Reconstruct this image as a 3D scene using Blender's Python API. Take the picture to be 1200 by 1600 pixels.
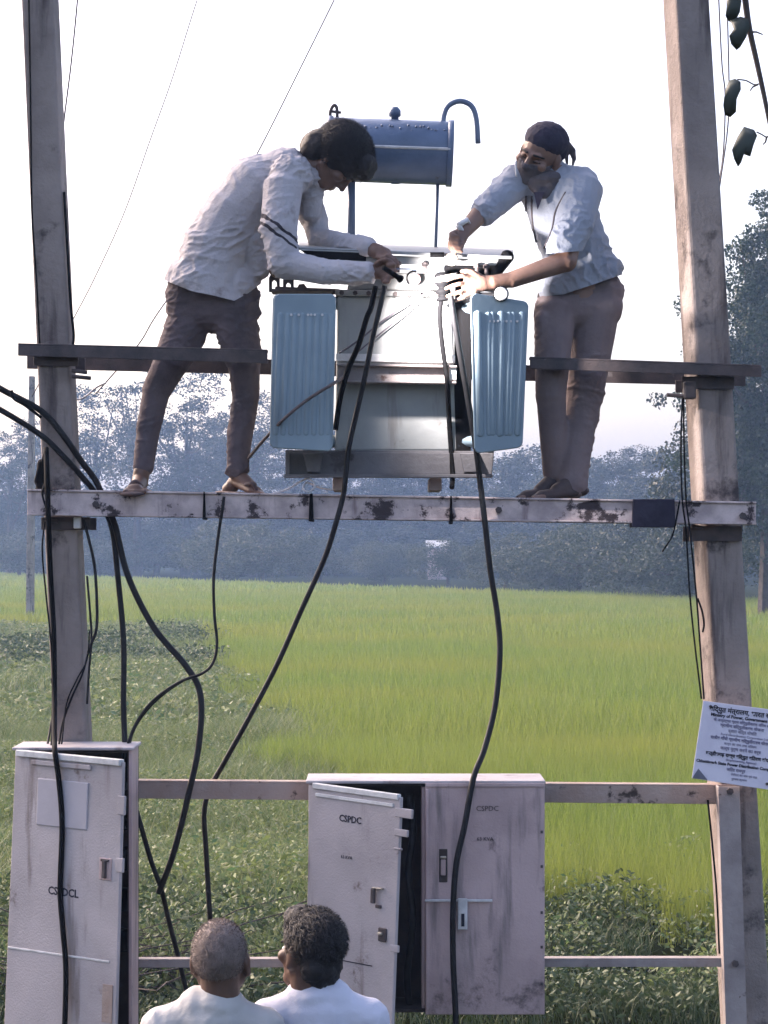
import bpy, bmesh, math, random
import numpy as np
from mathutils import Vector, Matrix, noise, Quaternion
random.seed(7); np.random.seed(7)
for o in list(bpy.data.objects): bpy.data.objects.remove(o)
S = bpy.context.scene
C = S.collection
F, H, HY = 3510.0, 2.8, 860.0          # focal length in photo pixels, eye height, horizon row

# ------------------------------------------------------------------ camera, sky, sun, exposure
cd = bpy.data.cameras.new('camera'); cam = bpy.data.objects.new('camera', cd); C.objects.link(cam)
cam.location = (0, 0, H); cam.rotation_euler = (math.radians(90), 0, 0)
cd.sensor_fit = 'HORIZONTAL'; cd.sensor_width = 36; cd.lens = 36*F/1200; cd.shift_y = 60/1200
cd.clip_start = .1; cd.clip_end = 5000
S.camera = cam
S.render.resolution_x, S.render.resolution_y = 768, 1024
SUN_EL, SUN_AZ = math.radians(34), math.radians(-52)
w = bpy.data.worlds.new('World'); S.world = w; w.use_nodes = True
nt = w.node_tree; bg = nt.nodes['Background']
sky = nt.nodes.new('ShaderNodeTexSky'); sky.sky_type = 'NISHITA'; sky.sun_disc = False
sky.sun_elevation = SUN_EL; sky.sun_rotation = SUN_AZ; sky.air_density = 1.0; sky.dust_density = 5.0; sky.ozone_density = 3.0
nt.links.new(sky.outputs[0], bg.inputs[0]); bg.inputs[1].default_value = .12
sl = bpy.data.lights.new('sun', 'SUN'); sl.energy = .7; sl.angle = math.radians(25); sl.color = (1, .94, .86)
sun = bpy.data.objects.new('sun', sl); C.objects.link(sun)
sd = Vector((math.sin(SUN_AZ)*math.cos(SUN_EL), math.cos(SUN_AZ)*math.cos(SUN_EL), math.sin(SUN_EL)))
sun.rotation_euler = sd.to_track_quat('Z', 'Y').to_euler(); sun.location = (0, 30, 40)
S.view_settings.view_transform = 'Standard'; S.view_settings.look = 'None'
S.view_settings.gamma = 1; S.view_settings.use_curve_mapping = False
S.view_settings.exposure = 2.0
S.view_settings.use_white_balance = True; S.view_settings.white_balance_temperature = 7400; S.view_settings.white_balance_tint = 21
S.render.engine = 'CYCLES'
S.cycles.use_denoising = True
S.cycles.max_bounces = 6; S.cycles.diffuse_bounces = 3; S.cycles.glossy_bounces = 2; S.cycles.transmission_bounces = 3
S.cycles.volume_bounces = 1; S.cycles.transparent_max_bounces = 4
S.cycles.caustics_reflective = False; S.cycles.caustics_refractive = False

def P(x, y, Y): return Vector(((x-600)*Y/F, Y, H-(y-HY)*Y/F))

# ------------------------------------------------------------------ materials
def mat(name, c1, c2=None, scale=6, rough=.75, bump=.15, bscale=60, metal=0, stain=None, spec=.4, streak=None, sheen=0, bdist=.01):
    m = bpy.data.materials.new(name); m.use_nodes = True
    t = m.node_tree; N = t.nodes; L = t.links; b = N['Principled BSDF']
    tc = N.new('ShaderNodeTexCoord')
    def nz(sc, det=6, ro=.6, st=None):
        n = N.new('ShaderNodeTexNoise'); n.inputs['Scale'].default_value = sc; n.inputs['Detail'].default_value = det
        n.inputs['Roughness'].default_value = ro
        if st:
            mp = N.new('ShaderNodeMapping'); mp.inputs['Scale'].default_value = st; L.new(tc.outputs['Object'], mp.inputs[0]); L.new(mp.outputs[0], n.inputs[0])
        else: L.new(tc.outputs['Object'], n.inputs[0])
        return n.outputs[0]
    def ramp(src, a, z):
        r = N.new('ShaderNodeMapRange'); r.inputs[1].default_value = a; r.inputs[2].default_value = z; r.interpolation_type = 'SMOOTHSTEP'
        L.new(src, r.inputs[0]); return r.outputs[0]
    def mix(f, a, c):
        x = N.new('ShaderNodeMix'); x.data_type = 'RGBA'; L.new(f, x.inputs[0])
        if hasattr(a, 'links'): L.new(a, x.inputs[6])
        else: x.inputs[6].default_value = (*a, 1)
        x.inputs[7].default_value = (*c, 1); return x.outputs[2]
    col = c1
    if c2: col = mix(ramp(nz(scale), .35, .68), col, c2)
    if streak: col = mix(ramp(nz(streak[1], 5, .6, (1, 1, .12)), streak[2], streak[2]+.15), col, streak[0])
    if stain: col = mix(ramp(nz(stain[1], 8, .7), stain[2], stain[2]+(stain[3] if len(stain) > 3 else .08)), col, stain[0])
    if hasattr(col, 'links'): L.new(col, b.inputs['Base Color'])
    else: b.inputs['Base Color'].default_value = (*col, 1)
    b.inputs['Roughness'].default_value = rough; b.inputs['Metallic'].default_value = metal
    b.inputs['Specular IOR Level'].default_value = spec
    if sheen: b.inputs['Sheen Weight'].default_value = sheen
    if bump:
        bp = N.new('ShaderNodeBump'); bp.inputs['Strength'].default_value = bump; bp.inputs['Distance'].default_value = bdist
        L.new(nz(bscale, 8, .65), bp.inputs['Height']); L.new(bp.outputs[0], b.inputs['Normal'])
    return m

def leafmat(name, cols, trans=.3, rough=.55, big=None):
    """foliage whose colour varies from leaf to leaf (and slowly over the ground with big=(colour, scale))"""
    m = bpy.data.materials.new(name); m.use_nodes = True
    t = m.node_tree; N = t.nodes; L = t.links; b = N['Principled BSDF']; out = N['Material Output']
    g = N.new('ShaderNodeNewGeometry'); r = N.new('ShaderNodeValToRGB'); L.new(g.outputs['Random Per Island'], r.inputs[0])
    e = r.color_ramp.elements
    while len(e) < len(cols): e.new(.5)
    for i, c in enumerate(cols): e[i].position = i/(len(cols)-1); e[i].color = (*c, 1)
    col = r.outputs[0]
    if big:
        tc = N.new('ShaderNodeTexCoord'); n = N.new('ShaderNodeTexNoise'); n.inputs['Scale'].default_value = big[1]; n.inputs['Detail'].default_value = 5
        L.new(tc.outputs['Object'], n.inputs[0]); mr = N.new('ShaderNodeMapRange'); mr.inputs[1].default_value = .42; mr.inputs[2].default_value = .62
        L.new(n.outputs[0], mr.inputs[0]); x = N.new('ShaderNodeMix'); x.data_type = 'RGBA'; L.new(mr.outputs[0], x.inputs[0]); L.new(col, x.inputs[6]); x.inputs[7].default_value = (*big[0], 1); col = x.outputs[2]
    L.new(col, b.inputs['Base Color']); b.inputs['Roughness'].default_value = rough; b.inputs['Specular IOR Level'].default_value = .3
    tr = N.new('ShaderNodeBsdfTranslucent'); L.new(col, tr.inputs[0]); ms = N.new('ShaderNodeMixShader'); ms.inputs[0].default_value = trans
    L.new(b.outputs[0], ms.inputs[1]); L.new(tr.outputs[0], ms.inputs[2]); L.new(ms.outputs[0], out.inputs[0])
    return m

M = {}
M['concrete'] = mat('weathered_concrete', (.36, .30, .275), (.225, .185, .17), 2.2, .9, .8, 45, stain=((.05, .04, .042), 2.6, .535, .12), streak=((.10, .078, .075), 9, .55))
M['steel_dark'] = mat('dark_weathered_steel', (.105, .08, .078), (.05, .042, .045), 7, .7, .3, 80, stain=((.16, .14, .14), 6, .62))
M['steel_pink'] = mat('flaking_painted_steel', (.66, .55, .535), (.40, .325, .325), 9, .8, .5, 70, stain=((.055, .04, .044), 7, .545, .06), streak=((.27, .20, .205), 16, .56))
M['rust'] = mat('rusty_angle_iron', (.31, .225, .19), (.38, .31, .28), 4, .85, .5, 80, stain=((.05, .035, .03), 7, .58), streak=((.10, .05, .035), 12, .60))
M['rust_dark'] = mat('dark_rusty_iron', (.085, .065, .06), (.13, .10, .09), 5, .9, .5, 80, stain=((.03, .024, .022), 6, .55))
M['pale_iron'] = mat('pale_painted_iron', (.36, .315, .305), (.26, .22, .215), 8, .75, .3, 80, stain=((.10, .06, .05), 9, .63))
M['ink_faded'] = mat('faded_print', (.16, .15, .25), rough=.8, bump=0)
M['skid'] = mat('grimy_grey_skid_paint', (.17, .165, .175), (.115, .11, .118), 6, .7, .3, 60, stain=((.06, .05, .05), 7, .57))
M['tank'] = mat('grey_tank_paint', (.33, .345, .345), (.27, .285, .285), 5, .5, .12, 30, stain=((.15, .125, .11), 8, .62, .12), streak=((.22, .215, .21), 14, .565))
M['fin'] = mat('blue_grey_fin_paint', (.235, .325, .375), (.195, .275, .325), 3, .5, .1, 25, stain=((.15, .17, .18), 7, .63, .12), streak=((.16, .215, .245), 16, .57))
M['drum'] = mat('slate_blue_paint', (.11, .165, .26), (.08, .125, .20), 6, .3, .3, 30, stain=((.035, .05, .075), 12, .62), spec=.6)
M['black'] = mat('black_rubber', (.005, .005, .006), rough=.8, spec=.12, bump=.1)
M['black_gloss'] = mat('black_cable_sheath', (.010, .010, .012), (.018, .018, .02), 20, .6, .1, 90, spec=.25)
M['grey_cable'] = mat('grey_cable_sheath', (.22, .20, .195), (.12, .11, .11), 30, .5, .2, 60)
M['wire'] = mat('bare_wire', (.10, .09, .11), rough=.6, bump=0)
M['white_wire'] = mat('pale_wire', (.55, .55, .58), rough=.5, bump=0)
M['brass'] = mat('pale_metal', (.55, .50, .42), (.4, .35, .3), 30, .4, .2, 60, metal=.5)
M['white'] = mat('chalky_white_paint', (.66, .66, .66), (.5, .5, .5), 20, .6, .2)
M['box'] = mat('grey_enamel', (.47, .425, .435), (.37, .335, .345), 3, .6, .3, 120, stain=((.15, .115, .10), 6, .60, .10), streak=((.24, .20, .195), 10, .555))
M['box_dirty'] = mat('soiled_grey_enamel', (.54, .405, .40), (.40, .295, .29), 3, .65, .3, 110, stain=((.12, .09, .09), 3.5, .565, .12), streak=((.20, .165, .16), 9, .55))
M['inside'] = mat('dark_interior', (.035, .028, .028), (.06, .045, .04), 9, .8, .2)  # dark colour of the cabinet insides and the handle recess
M['ink'] = mat('black_stencil_ink', (.02, .02, .035), rough=.8, bump=0)
M['sign'] = mat('faded_sign_face', (.72, .70, .80), (.62, .60, .71), 8, .5, .05)
M['signback'] = mat('sign_back', (.20, .21, .28), (.14, .15, .2), 9, .6, .1)
M['skin'] = mat('brown_skin', (.165, .092, .068), (.12, .065, .048), 12, .5, .12, 150, spec=.4)
M['skin_light'] = mat('tan_skin', (.235, .138, .104), (.18, .10, .076), 12, .5, .12, 150, spec=.4)
M['skin_dark'] = mat('dark_brown_skin', (.13, .07, .05), (.095, .05, .036), 12, .5, .12, 150, spec=.4)
M['hair'] = mat('black_hair', (.009, .008, .010), (.016, .013, .015), 40, .6, .5, 220)
M['greyhair'] = mat('cropped_grey_hair', (.24, .185, .165), (.16, .12, .105), 30, .65, .4, 260, stain=((.24, .21, .20), 45, .58))
M['shirt_grey'] = mat('grubby_pale_cotton', (.50, .475, .50), (.42, .395, .415), 5, .95, .7, 16, stain=((.30, .255, .25), 7, .57, .15), sheen=.1, bdist=.02)
M['shirt_blue'] = mat('grey_blue_cotton', (.33, .36, .42), (.28, .305, .36), 6, .95, .6, 18, sheen=.1, bdist=.02)
M['trouser_dark'] = mat('dusty_dark_trousers', (.125, .098, .106), (.08, .063, .07), 7, .95, .6, 24, stain=((.22, .19, .20), 7, .58, .18))
M['trouser_brown'] = mat('brown_grey_trousers', (.215, .168, .168), (.165, .128, .13), 6, .95, .4, 40)
M['scarf'] = mat('slate_cotton_scarf', (.11, .095, .10), (.075, .068, .08), 14, .95, .5, 50)
M['cap'] = mat('navy_cloth', (.032, .030, .052), (.022, .02, .036), 12, .95, .4, 50)
M['shirt_cream'] = mat('cream_cotton', (.50, .49, .475), (.42, .41, .40), 6, .95, .3, 40)
M['shirt_white'] = mat('pale_lilac_cotton', (.60, .61, .70), (.52, .53, .62), 5, .95, .3, 40)
M['sandal'] = mat('worn_sandal_rubber', (.12, .075, .07), (.07, .05, .05), 14, .8, .2)
M['shoe'] = mat('scuffed_brown_shoe', (.075, .052, .05), (.05, .036, .036), 14, .7, .2)
M['bark'] = mat('bark', (.09, .07, .06), (.05, .04, .035), 5, .95, .6, 12)
M['soil'] = mat('weedy_soil', (.022, .026, .012), (.014, .019, .008), .35, .95, .6, 3, spec=0, stain=((.034, .03, .02), 2.2, .60))
M['paddy'] = mat('paddy_floor', (.09, .13, .028), (.07, .11, .025), .12, .95, .5, 2.5, spec=0)
M['rice'] = leafmat('rice_blades', [(.155, .235, .042), (.195, .275, .052), (.235, .30, .066), (.125, .21, .038), (.30, .335, .12)], .4, big=((.25, .285, .06), .10))
M['weed'] = leafmat('weed_leaves', [(.095, .135, .04), (.155, .205, .065), (.23, .265, .11), (.08, .16, .065), (.34, .34, .20)], .35)
M['shade_tone_weed'] = leafmat('shade_tone_weed_leaves', [(.032, .056, .022), (.058, .09, .034), (.09, .12, .05), (.042, .08, .034), (.18, .20, .11)], .2)  # leaf colours darkened to paint in the shade of undergrowth and hollow
M['treeleaf'] = leafmat('tree_leaves', [(.014, .024, .014), (.022, .034, .018), (.032, .044, .024)], .25)
M['nearleaf'] = leafmat('near_tree_leaves', [(.016, .034, .016), (.026, .05, .022), (.04, .066, .03)], .25)
M['treeleaf2'] = leafmat('pale_tree_leaves', [(.02, .032, .02), (.032, .046, .028), (.042, .056, .034)], .25)
M['bushleaf'] = leafmat('bush_leaves', [(.028, .044, .026), (.045, .062, .038), (.065, .082, .05)], .25)
M['bigleaf'] = leafmat('broad_leaves', [(.035, .05, .04), (.05, .065, .055), (.06, .07, .05)], .15)
M['tin'] = mat('pale_tin_roof', (.42, .44, .46), (.3, .31, .33), 3, .5, .2)
def emit(name, c, s):
    m = bpy.data.materials.new(name); m.use_nodes = True; b = m.node_tree.nodes['Principled BSDF']
    b.inputs['Base Color'].default_value = (*c, 1); b.inputs['Emission Color'].default_value = (*c, 1); b.inputs['Emission Strength'].default_value = s
    return m
M['label'] = mat('pale_label_enamel', (.44, .42, .46), (.40, .38, .42), 6, .5, .1)
M['pink'] = mat('pink_porcelain', (.55, .36, .36), (.45, .28, .28), 20, .35, .1)
M['lens'] = emit('lit_torch_lens', (1, .86, .74), 2.2)

# ------------------------------------------------------------------ objects
ORG = {}
def link(o): C.objects.link(o); return o
def root_loc(o):
    while o.parent: o = o.parent
    return Vector(o.location)
def props(o, label=None, cat=None, group=None, kind=None):
    if label: o['label'] = label
    if cat: o['category'] = cat
    if group: o['group'] = group
    if kind: o['kind'] = kind
    return o
def thing(name, label, cat, loc, group=None):
    o = link(bpy.data.objects.new(name, None)); o.location = loc; o.empty_display_size = .1
    return props(o, label, cat, group)
class B:
    """collects shapes in world coordinates"""
    def __init__(s): s.v = []; s.f = []
    def add(s, vs, fs):
        k = len(s.v); s.v += [tuple(a) for a in vs]; s.f += [tuple(i+k for i in f) for f in fs]; return s
    def hexa(s, a):   # 8 corners: 4 of one end (loop), 4 of the other
        return s.add(a, [(3, 2, 1, 0), (4, 5, 6, 7), (0, 1, 5, 4), (1, 2, 6, 5), (2, 3, 7, 6), (3, 0, 4, 7)])
    def box(s, c, size, rot=None):
        R = rot or Matrix.Identity(3); c = Vector(c); hx, hy, hz = [k/2 for k in size]
        return s.hexa([c+R@Vector(q) for q in ((-hx, -hy, -hz), (hx, -hy, -hz), (hx, hy, -hz), (-hx, hy, -hz), (-hx, -hy, hz), (hx, -hy, hz), (hx, hy, hz), (-hx, hy, hz))])
    def bar(s, p0, p1, y0, y1, h0, h1):   # slanting beam in the XZ plane: top edge p0-p1 dropped by h0/h1, from depth y0 to y1
        a, b = Vector(p0), Vector(p1)
        def q(p, y, dz): return Vector((p.x, y, p.z-dz))
        return s.hexa([q(a, y0, h0), q(b, y0, h1), q(b, y1, h1), q(a, y1, h0), q(a, y0, 0), q(b, y0, 0), q(b, y1, 0), q(a, y1, 0)])
    def tube(s, pts, r, n=8, cap=True):
        pts = [Vector(p) for p in pts]; k = len(pts); rs = r if isinstance(r, (list, tuple)) else [r]*k
        vs = []; up = None
        for i, p in enumerate(pts):
            d = (pts[min(i+1, k-1)]-pts[max(i-1, 0)]).normalized()
            if up is None: up = d.orthogonal().normalized()
            up = (up-d*up.dot(d)).normalized(); sd = d.cross(up)
            for j in range(n):
                t = 2*math.pi*j/n; vs.append(p+(up*math.cos(t)+sd*math.sin(t))*rs[i])
        fs = [(i*n+j, i*n+(j+1) % n, (i+1)*n+(j+1) % n, (i+1)*n+j) for i in range(k-1) for j in range(n)]
        if cap: fs += [tuple(range(n-1, -1, -1)), tuple((k-1)*n+j for j in range(n))]
        return s.add(vs, fs)
    def cone(s, p0, p1, r0, r1, flat=None, n=16):   # round-ended tapered limb
        p0, p1 = Vector(p0), Vector(p1); d = p1-p0; L = d.length; d = d.normalized() if L > 1e-6 else Vector((0, 0, 1))
        up = d.orthogonal().normalized(); sd = d.cross(up); rings = []
        for a in (-80, -50, -20): rings.append((p0+d*(r0*math.sin(math.radians(a))), r0*math.cos(math.radians(a))))
        for a in (20, 50, 80): rings.append((p1+d*(r1*math.sin(math.radians(a))), r1*math.cos(math.radians(a))))
        vs = []
        for c, r in rings:
            for j in range(n):
                t = 2*math.pi*j/n; o = (up*math.cos(t)+sd*math.sin(t))*r
                if flat: fd = Vector(flat[0]).normalized(); o = o+fd*(o.dot(fd)*(flat[1]-1))
                vs.append(c+o)
        k = len(rings)
        fs = [(i*n+j, i*n+(j+1) % n, (i+1)*n+(j+1) % n, (i+1)*n+j) for i in range(k-1) for j in range(n)]
        fs += [tuple(range(n-1, -1, -1)), tuple((k-1)*n+j for j in range(n))]
        return s.add(vs, fs)
    def chain(s, pts, rs, flat=None):
        for i in range(len(pts)-1): s.cone(pts[i], pts[i+1], rs[i], rs[i+1], flat)
        return s
    def ell(s, c, rad, R=None, nu=18, nv=12):
        R = R or Matrix.Identity(3); c = Vector(c); vs = []
        for i in range(nv+1):
            ph = math.pi*(i+.02)/(nv+.04)
            for j in range(nu):
                t = 2*math.pi*j/nu; vs.append(c+R@Vector((rad[0]*math.sin(ph)*math.cos(t), rad[1]*math.sin(ph)*math.sin(t), rad[2]*math.cos(ph))))
        fs = [(i*nu+j, (i+1)*nu+j, (i+1)*nu+(j+1) % nu, i*nu+(j+1) % nu) for i in range(nv) for j in range(nu)]
        fs += [tuple(range(nu)), tuple(nv*nu+j for j in range(nu-1, -1, -1))]
        return s.add(vs, fs)
    def disc(s, c, axis, r, th, n=20):
        ax = Vector(axis).normalized(); return s.tube([Vector(c)-ax*th/2, Vector(c)+ax*th/2], r, n)
    def prism(s, outline, y0, y1):      # outline: list of (x,z) loops, extruded in depth
        n = len(outline); vs = [(x, y0, z) for x, z in outline]+[(x, y1, z) for x, z in outline]
        fs = [tuple(range(n)), tuple(range(2*n-1, n-1, -1))]+[((i+1) % n, i, i+n, (i+1) % n+n) for i in range(n)]
        return s.add(vs, fs)
    def build(s, name, m, parent=None, smooth=False, bevel=0, loc=None):
        me = bpy.data.meshes.new(name); me.from_pydata(s.v, [], s.f); me.update()
        return finish(me, name, m, parent, smooth, bevel, loc)
def finish(me, name, m, parent=None, smooth=False, bevel=0, loc=None):
    o = bpy.data.objects.new(name, me); link(o)
    if parent: o.parent = parent; off = root_loc(parent)
    else:
        if loc is None:
            co = np.empty(len(me.vertices)*3, np.float32); me.vertices.foreach_get('co', co); co = co.reshape(-1, 3); i = co[:, 2].argmin()
            loc = (float(co[:, 0].mean()), float(co[:, 1].mean()), float(co[i, 2]))
        o.location = loc; off = Vector(loc)
    me.transform(Matrix.Translation(-off)); me.materials.append(m)
    bm = bmesh.new(); bm.from_mesh(me); 
    if len(bm.faces) < 60000: bmesh.ops.recalc_face_normals(bm, faces=bm.faces)
    bm.to_mesh(me); bm.free()
    if smooth: me.polygons.foreach_set('use_smooth', [True]*len(me.polygons))
    if bevel:
        b = o.modifiers.new('edge', 'BEVEL'); b.width = bevel; b.segments = 2; b.limit_method = 'ANGLE'
    return o
def organic(name, b, m, parent=None, voxel=.006, smooth=5, wrinkle=None):
    """fuses overlapping shapes into one continuous skin"""
    me = bpy.data.meshes.new('t'); me.from_pydata(b.v, [], b.f)
    bm = bmesh.new(); bm.from_mesh(me); bmesh.ops.recalc_face_normals(bm, faces=bm.faces); bm.to_mesh(me); bm.free()
    o = link(bpy.data.objects.new('t', me))
    r = o.modifiers.new('r', 'REMESH'); r.mode = 'VOXEL'; r.voxel_size = voxel
    s = o.modifiers.new('s', 'SMOOTH'); s.factor = .5; s.iterations = smooth
    dg = bpy.context.evaluated_depsgraph_get(); me2 = bpy.data.meshes.new_from_object(o.evaluated_get(dg))
    bpy.data.objects.remove(o); bpy.data.meshes.remove(me)
    if wrinkle:
        n = len(me2.vertices); co = np.empty(n*3, np.float32); no = np.empty(n*3, np.float32)
        me2.vertices.foreach_get('co', co); me2.vertices.foreach_get('normal', no); co = co.reshape(-1, 3); no = no.reshape(-1, 3)
        d = np.array([wrinkle(Vector(p)) for p in co.tolist()], np.float32); co += no*d[:, None]
        me2.vertices.foreach_set('co', co.ravel()); me2.update()
    me2.name = name; me2.materials.clear()
    return finish(me2, name, m, parent, True)
def trim(o, *rules):
    """clean hems: drops the cloth beyond a line and draws the remaining edge onto it; rule = (signed distance, outward direction)"""
    off = root_loc(o); bm = bmesh.new(); bm.from_mesh(o.data)
    for f, d in rules:
        d = Vector(d).normalized(); out = {v: f(v.co+off) for v in bm.verts}
        gone = [q for q in bm.faces if all(out[v] > 0 for v in q.verts)]; bmesh.ops.delete(bm, geom=gone, context='FACES')
        for v in bm.verts:
            if out.get(v, -1) > 0: v.co -= d*out[v]
    bm.to_mesh(o.data); bm.free(); o.data.update()
def lineY(pts):
    """row of a polyline at a column, in photo pixels"""
    def g(x):
        if x <= pts[0][0]: return pts[0][1]
        for (a, p), (c, q) in zip(pts, pts[1:]):
            if x <= c: return p+(q-p)*(x-a)/(c-a)
        return pts[-1][1]
    return g
def below(pts, ok=lambda p: True):
    g = lineY(pts); return lambda p: ((H+(HY-g(p.x*F/p.y+600))*p.y/F)-p.z if ok(p) else -1)
def spline(pts, k=8):
    pts = [Vector(p) for p in pts]; q = [pts[0]*2-pts[1]]+pts+[pts[-1]*2-pts[-2]]; out = []
    for i in range(1, len(q)-2):
        a, b, c, d = q[i-1:i+3]
        for j in range(k):
            t = j/k; out.append(.5*((2*b)+(c-a)*t+(2*a-5*b+4*c-d)*t*t+(3*b-a-3*c+d)*t**3))
    return out+[pts[-1]]
def px(seq, Y=None): return [P(*q) if len(q) == 3 else P(q[0], q[1], Y) for q in seq]
def cable(name, label, cat, pts, r, m, group=None, k=8, parts=None):
    o = B().tube(spline(pts, k), r, 8).build(name, m, None, True)
    return props(o, label, cat, group)
def text(body, m, parent, origin, right, up, size, align='CENTER', name='lettering', bold=0):
    cu = bpy.data.curves.new('t', 'FONT'); cu.body = body; cu.size = size; cu.align_x = align; cu.align_y = 'CENTER'; cu.extrude = .0004; cu.offset = bold; cu.resolution_u = 2
    o = link(bpy.data.objects.new('t', cu)); dg = bpy.context.evaluated_depsgraph_get(); me = bpy.data.meshes.new_from_object(o.evaluated_get(dg)); bpy.data.objects.remove(o)
    r = Vector(right).normalized(); u = Vector(up); u = (u-r*u.dot(r)).normalized(); n = r.cross(u)
    T = Matrix((r, u, n)).transposed().to_4x4(); T.translation = Vector(origin); me.transform(T); me.materials.clear(); me.name = name
    return finish(me, name, m, parent)

# ------------------------------------------------------------------ ground
def ground():
    b = B(); b.add([(-500, -60, 0), (500, -60, 0), (500, 800, 0), (-500, 800, 0)], [(0, 1, 2, 3)])
    props(b.build('ground', M['soil'], None, loc=(0, 0, 0)), 'dark weedy soil spreading under the pole structure', kind='structure')
ground()
EDGE = [(13, .6), (20, .1), (24, -.5), (27, -.92), (41, -2.3), (60, -4.4), (76, -6.0)]      # the field's left edge (distance, x)
def edge_x(Y):
    if Y <= EDGE[0][0]: return EDGE[0][1]
    for (a, p), (c, q) in zip(EDGE, EDGE[1:]):
        if Y <= c: return p+(q-p)*(Y-a)/(c-a)
    return EDGE[-1][1]
def far_edge(X): return 150-X*2.2 if X < 0 else max(95, 150-X*2.0)      # far end of the paddy
def paddy_floor():
    vs = [(x, y, .004) for x, y in [(60, 17), (60, 95), (27, 96), (0, 150), (-36, 229), (-80, 300), (-80, 82), (-9, 79)]]+[(edge_x(y)+.3, y, .004) for y in (76, 60, 41, 27, 20, 17)]
    bm = bmesh.new(); bm.faces.new([bm.verts.new(v) for v in vs]); bmesh.ops.triangulate(bm, faces=bm.faces); me = bpy.data.meshes.new('paddy_field'); bm.to_mesh(me); bm.free()
    props(finish(me, 'paddy_field', M['paddy'], None, loc=(0, 0, 0)), 'wet green floor of the paddy field', kind='structure')
paddy_floor()
def blades(name, X, Y, Z, hgt, wid, lean, m, curl=.5, seg=2):
    """grass blades: tapered bent strips, made in one go"""
    n = len(X); a = np.random.rand(n)*2*np.pi; dx, dy = np.cos(a), np.sin(a)
    la = np.random.rand(n)*2*np.pi; lx, ly = np.cos(la)*lean, np.sin(la)*lean
    V = np.zeros((n, 5, 3), np.float32)
    for k, (t, sidew) in enumerate(((0, -.5), (0, .5), (.55, -.42), (.55, .42), (1, 0))):
        b = t*t if curl else t
        V[:, k, 0] = X+dx*wid*sidew+lx*hgt*b; V[:, k, 1] = Y+dy*wid*sidew+ly*hgt*b; V[:, k, 2] = Z+hgt*t*(1-.35*lean*t)
    i = np.arange(n)[:, None]*5
    faces = np.stack([i+np.array([0, 1, 3]), i+np.array([0, 3, 2]), i+np.array([2, 3, 4])], 1).reshape(-1, 3)
    return npmesh(name, V.reshape(-1, 3), faces, m)
def npmesh(name, V, Fc, m, parent=None, raw=False):
    me = bpy.data.meshes.new(name); nf, k = Fc.shape
    me.vertices.add(len(V)); me.vertices.foreach_set('co', V.astype(np.float32).ravel())
    me.loops.add(nf*k); me.loops.foreach_set('vertex_index', Fc.astype(np.int32).ravel())
    me.polygons.add(nf); me.polygons.foreach_set('loop_start', np.arange(nf, dtype=np.int32)*k)
    me.update(calc_edges=True); me.materials.append(m)
    if raw: return me
    o = link(bpy.data.objects.new(name, me))
    if parent: o.parent = parent
    return o
def scatter(y0, y1, dens, inside, pad=3.0):
    A = []; n = int((y1-y0)*dens*((y0+y1)/2*.19*2+2*pad)); y = np.sqrt(np.random.rand(n)*(y1**2-y0**2)+y0**2)
    x = (np.random.rand(n)*2-1)*(y*.19+pad); k = np.array([inside(a, b) for a, b in zip(x.tolist(), y.tolist())]); return x[k], y[k]
def in_rice(x, y):
    if y < 16.9+.6*math.sin(x*2.1)+.4*math.sin(x*5)+1.2*noise.noise(Vector((x*1.7, y*1.2, 4))): return False
    if y > far_edge(x): return False
    if y < 80 and x < edge_x(y)+.25*math.sin(y*1.3)+1.0*noise.noise(Vector((x*.9, y*.35, 21)))+.6*noise.noise(Vector((x*4, y*2, 5))): return False
    return True
def rice():
    fields = []
    for y0, y1, dens, wd, h0 in ((15, 30, 1000, .0058, .48), (30, 62, 260, .012, .50), (62, 130, 50, .033, .52), (130, 240, 12, .09, .55)):
        x, y = scatter(y0, y1, dens, in_rice); n = len(x)
        pat = np.array([noise.noise(Vector((a*.35, b*.22, 0))) for a, b in zip(x.tolist(), y.tolist())])
        hg = h0*(1+.22*pat+np.random.randn(n)*.14); fields.append((x, y, hg, np.full(n, wd)*(.7+.6*np.random.rand(n))))
    X, Y, Hh, W = [np.concatenate([f[i] for f in fields]) for i in range(4)]
    o = blades('rice_crop', X, Y, np.zeros(len(X)), Hh, W, .10+.30*np.random.rand(len(X))**2, M['rice'])
    props(o, 'yellow green rice crop filling the paddy field', kind='stuff')
rice()
def leaves_mesh(name, X, Y, Z, size, m, flat=.6, asp=.42, parent=None, raw=False):
    """small folded leaf faces scattered at given points"""
    n = len(X); a = np.random.rand(n)*2*np.pi; tilt = (np.random.rand(n)-.5)*2*flat+.2
    d = np.stack([np.cos(a)*np.cos(tilt), np.sin(a)*np.cos(tilt), np.sin(tilt)], 1)
    r = np.random.randn(n, 3); s = np.cross(d, r); s /= np.linalg.norm(s, axis=1)[:, None]+1e-9
    c = np.stack([X, Y, Z], 1); L = (size*(.6+.8*np.random.rand(n)))[:, None]
    nn = np.cross(d, s)
    V = np.stack([c-d*L*.5, c+s*L*asp*.5+nn*L*.08, c+d*L*.5, c-s*L*asp*.5+nn*L*.08], 1).reshape(-1, 3)
    i = np.arange(n)[:, None]*4; fc = np.stack([i+np.array([0, 1, 2]), i+np.array([0, 2, 3])], 1).reshape(-1, 3)
    return npmesh(name, V, fc, m, parent, raw)
def in_weed(x, y): return 14 < y < 79 and x < edge_x(y)+.35+.3*math.sin(y*1.7) and x > -.19*y-3
def nmap(x, y, s, z=0): return np.array([noise.noise(Vector((a*s, b*s, z))) for a, b in zip(x.tolist(), y.tolist())])
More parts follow.
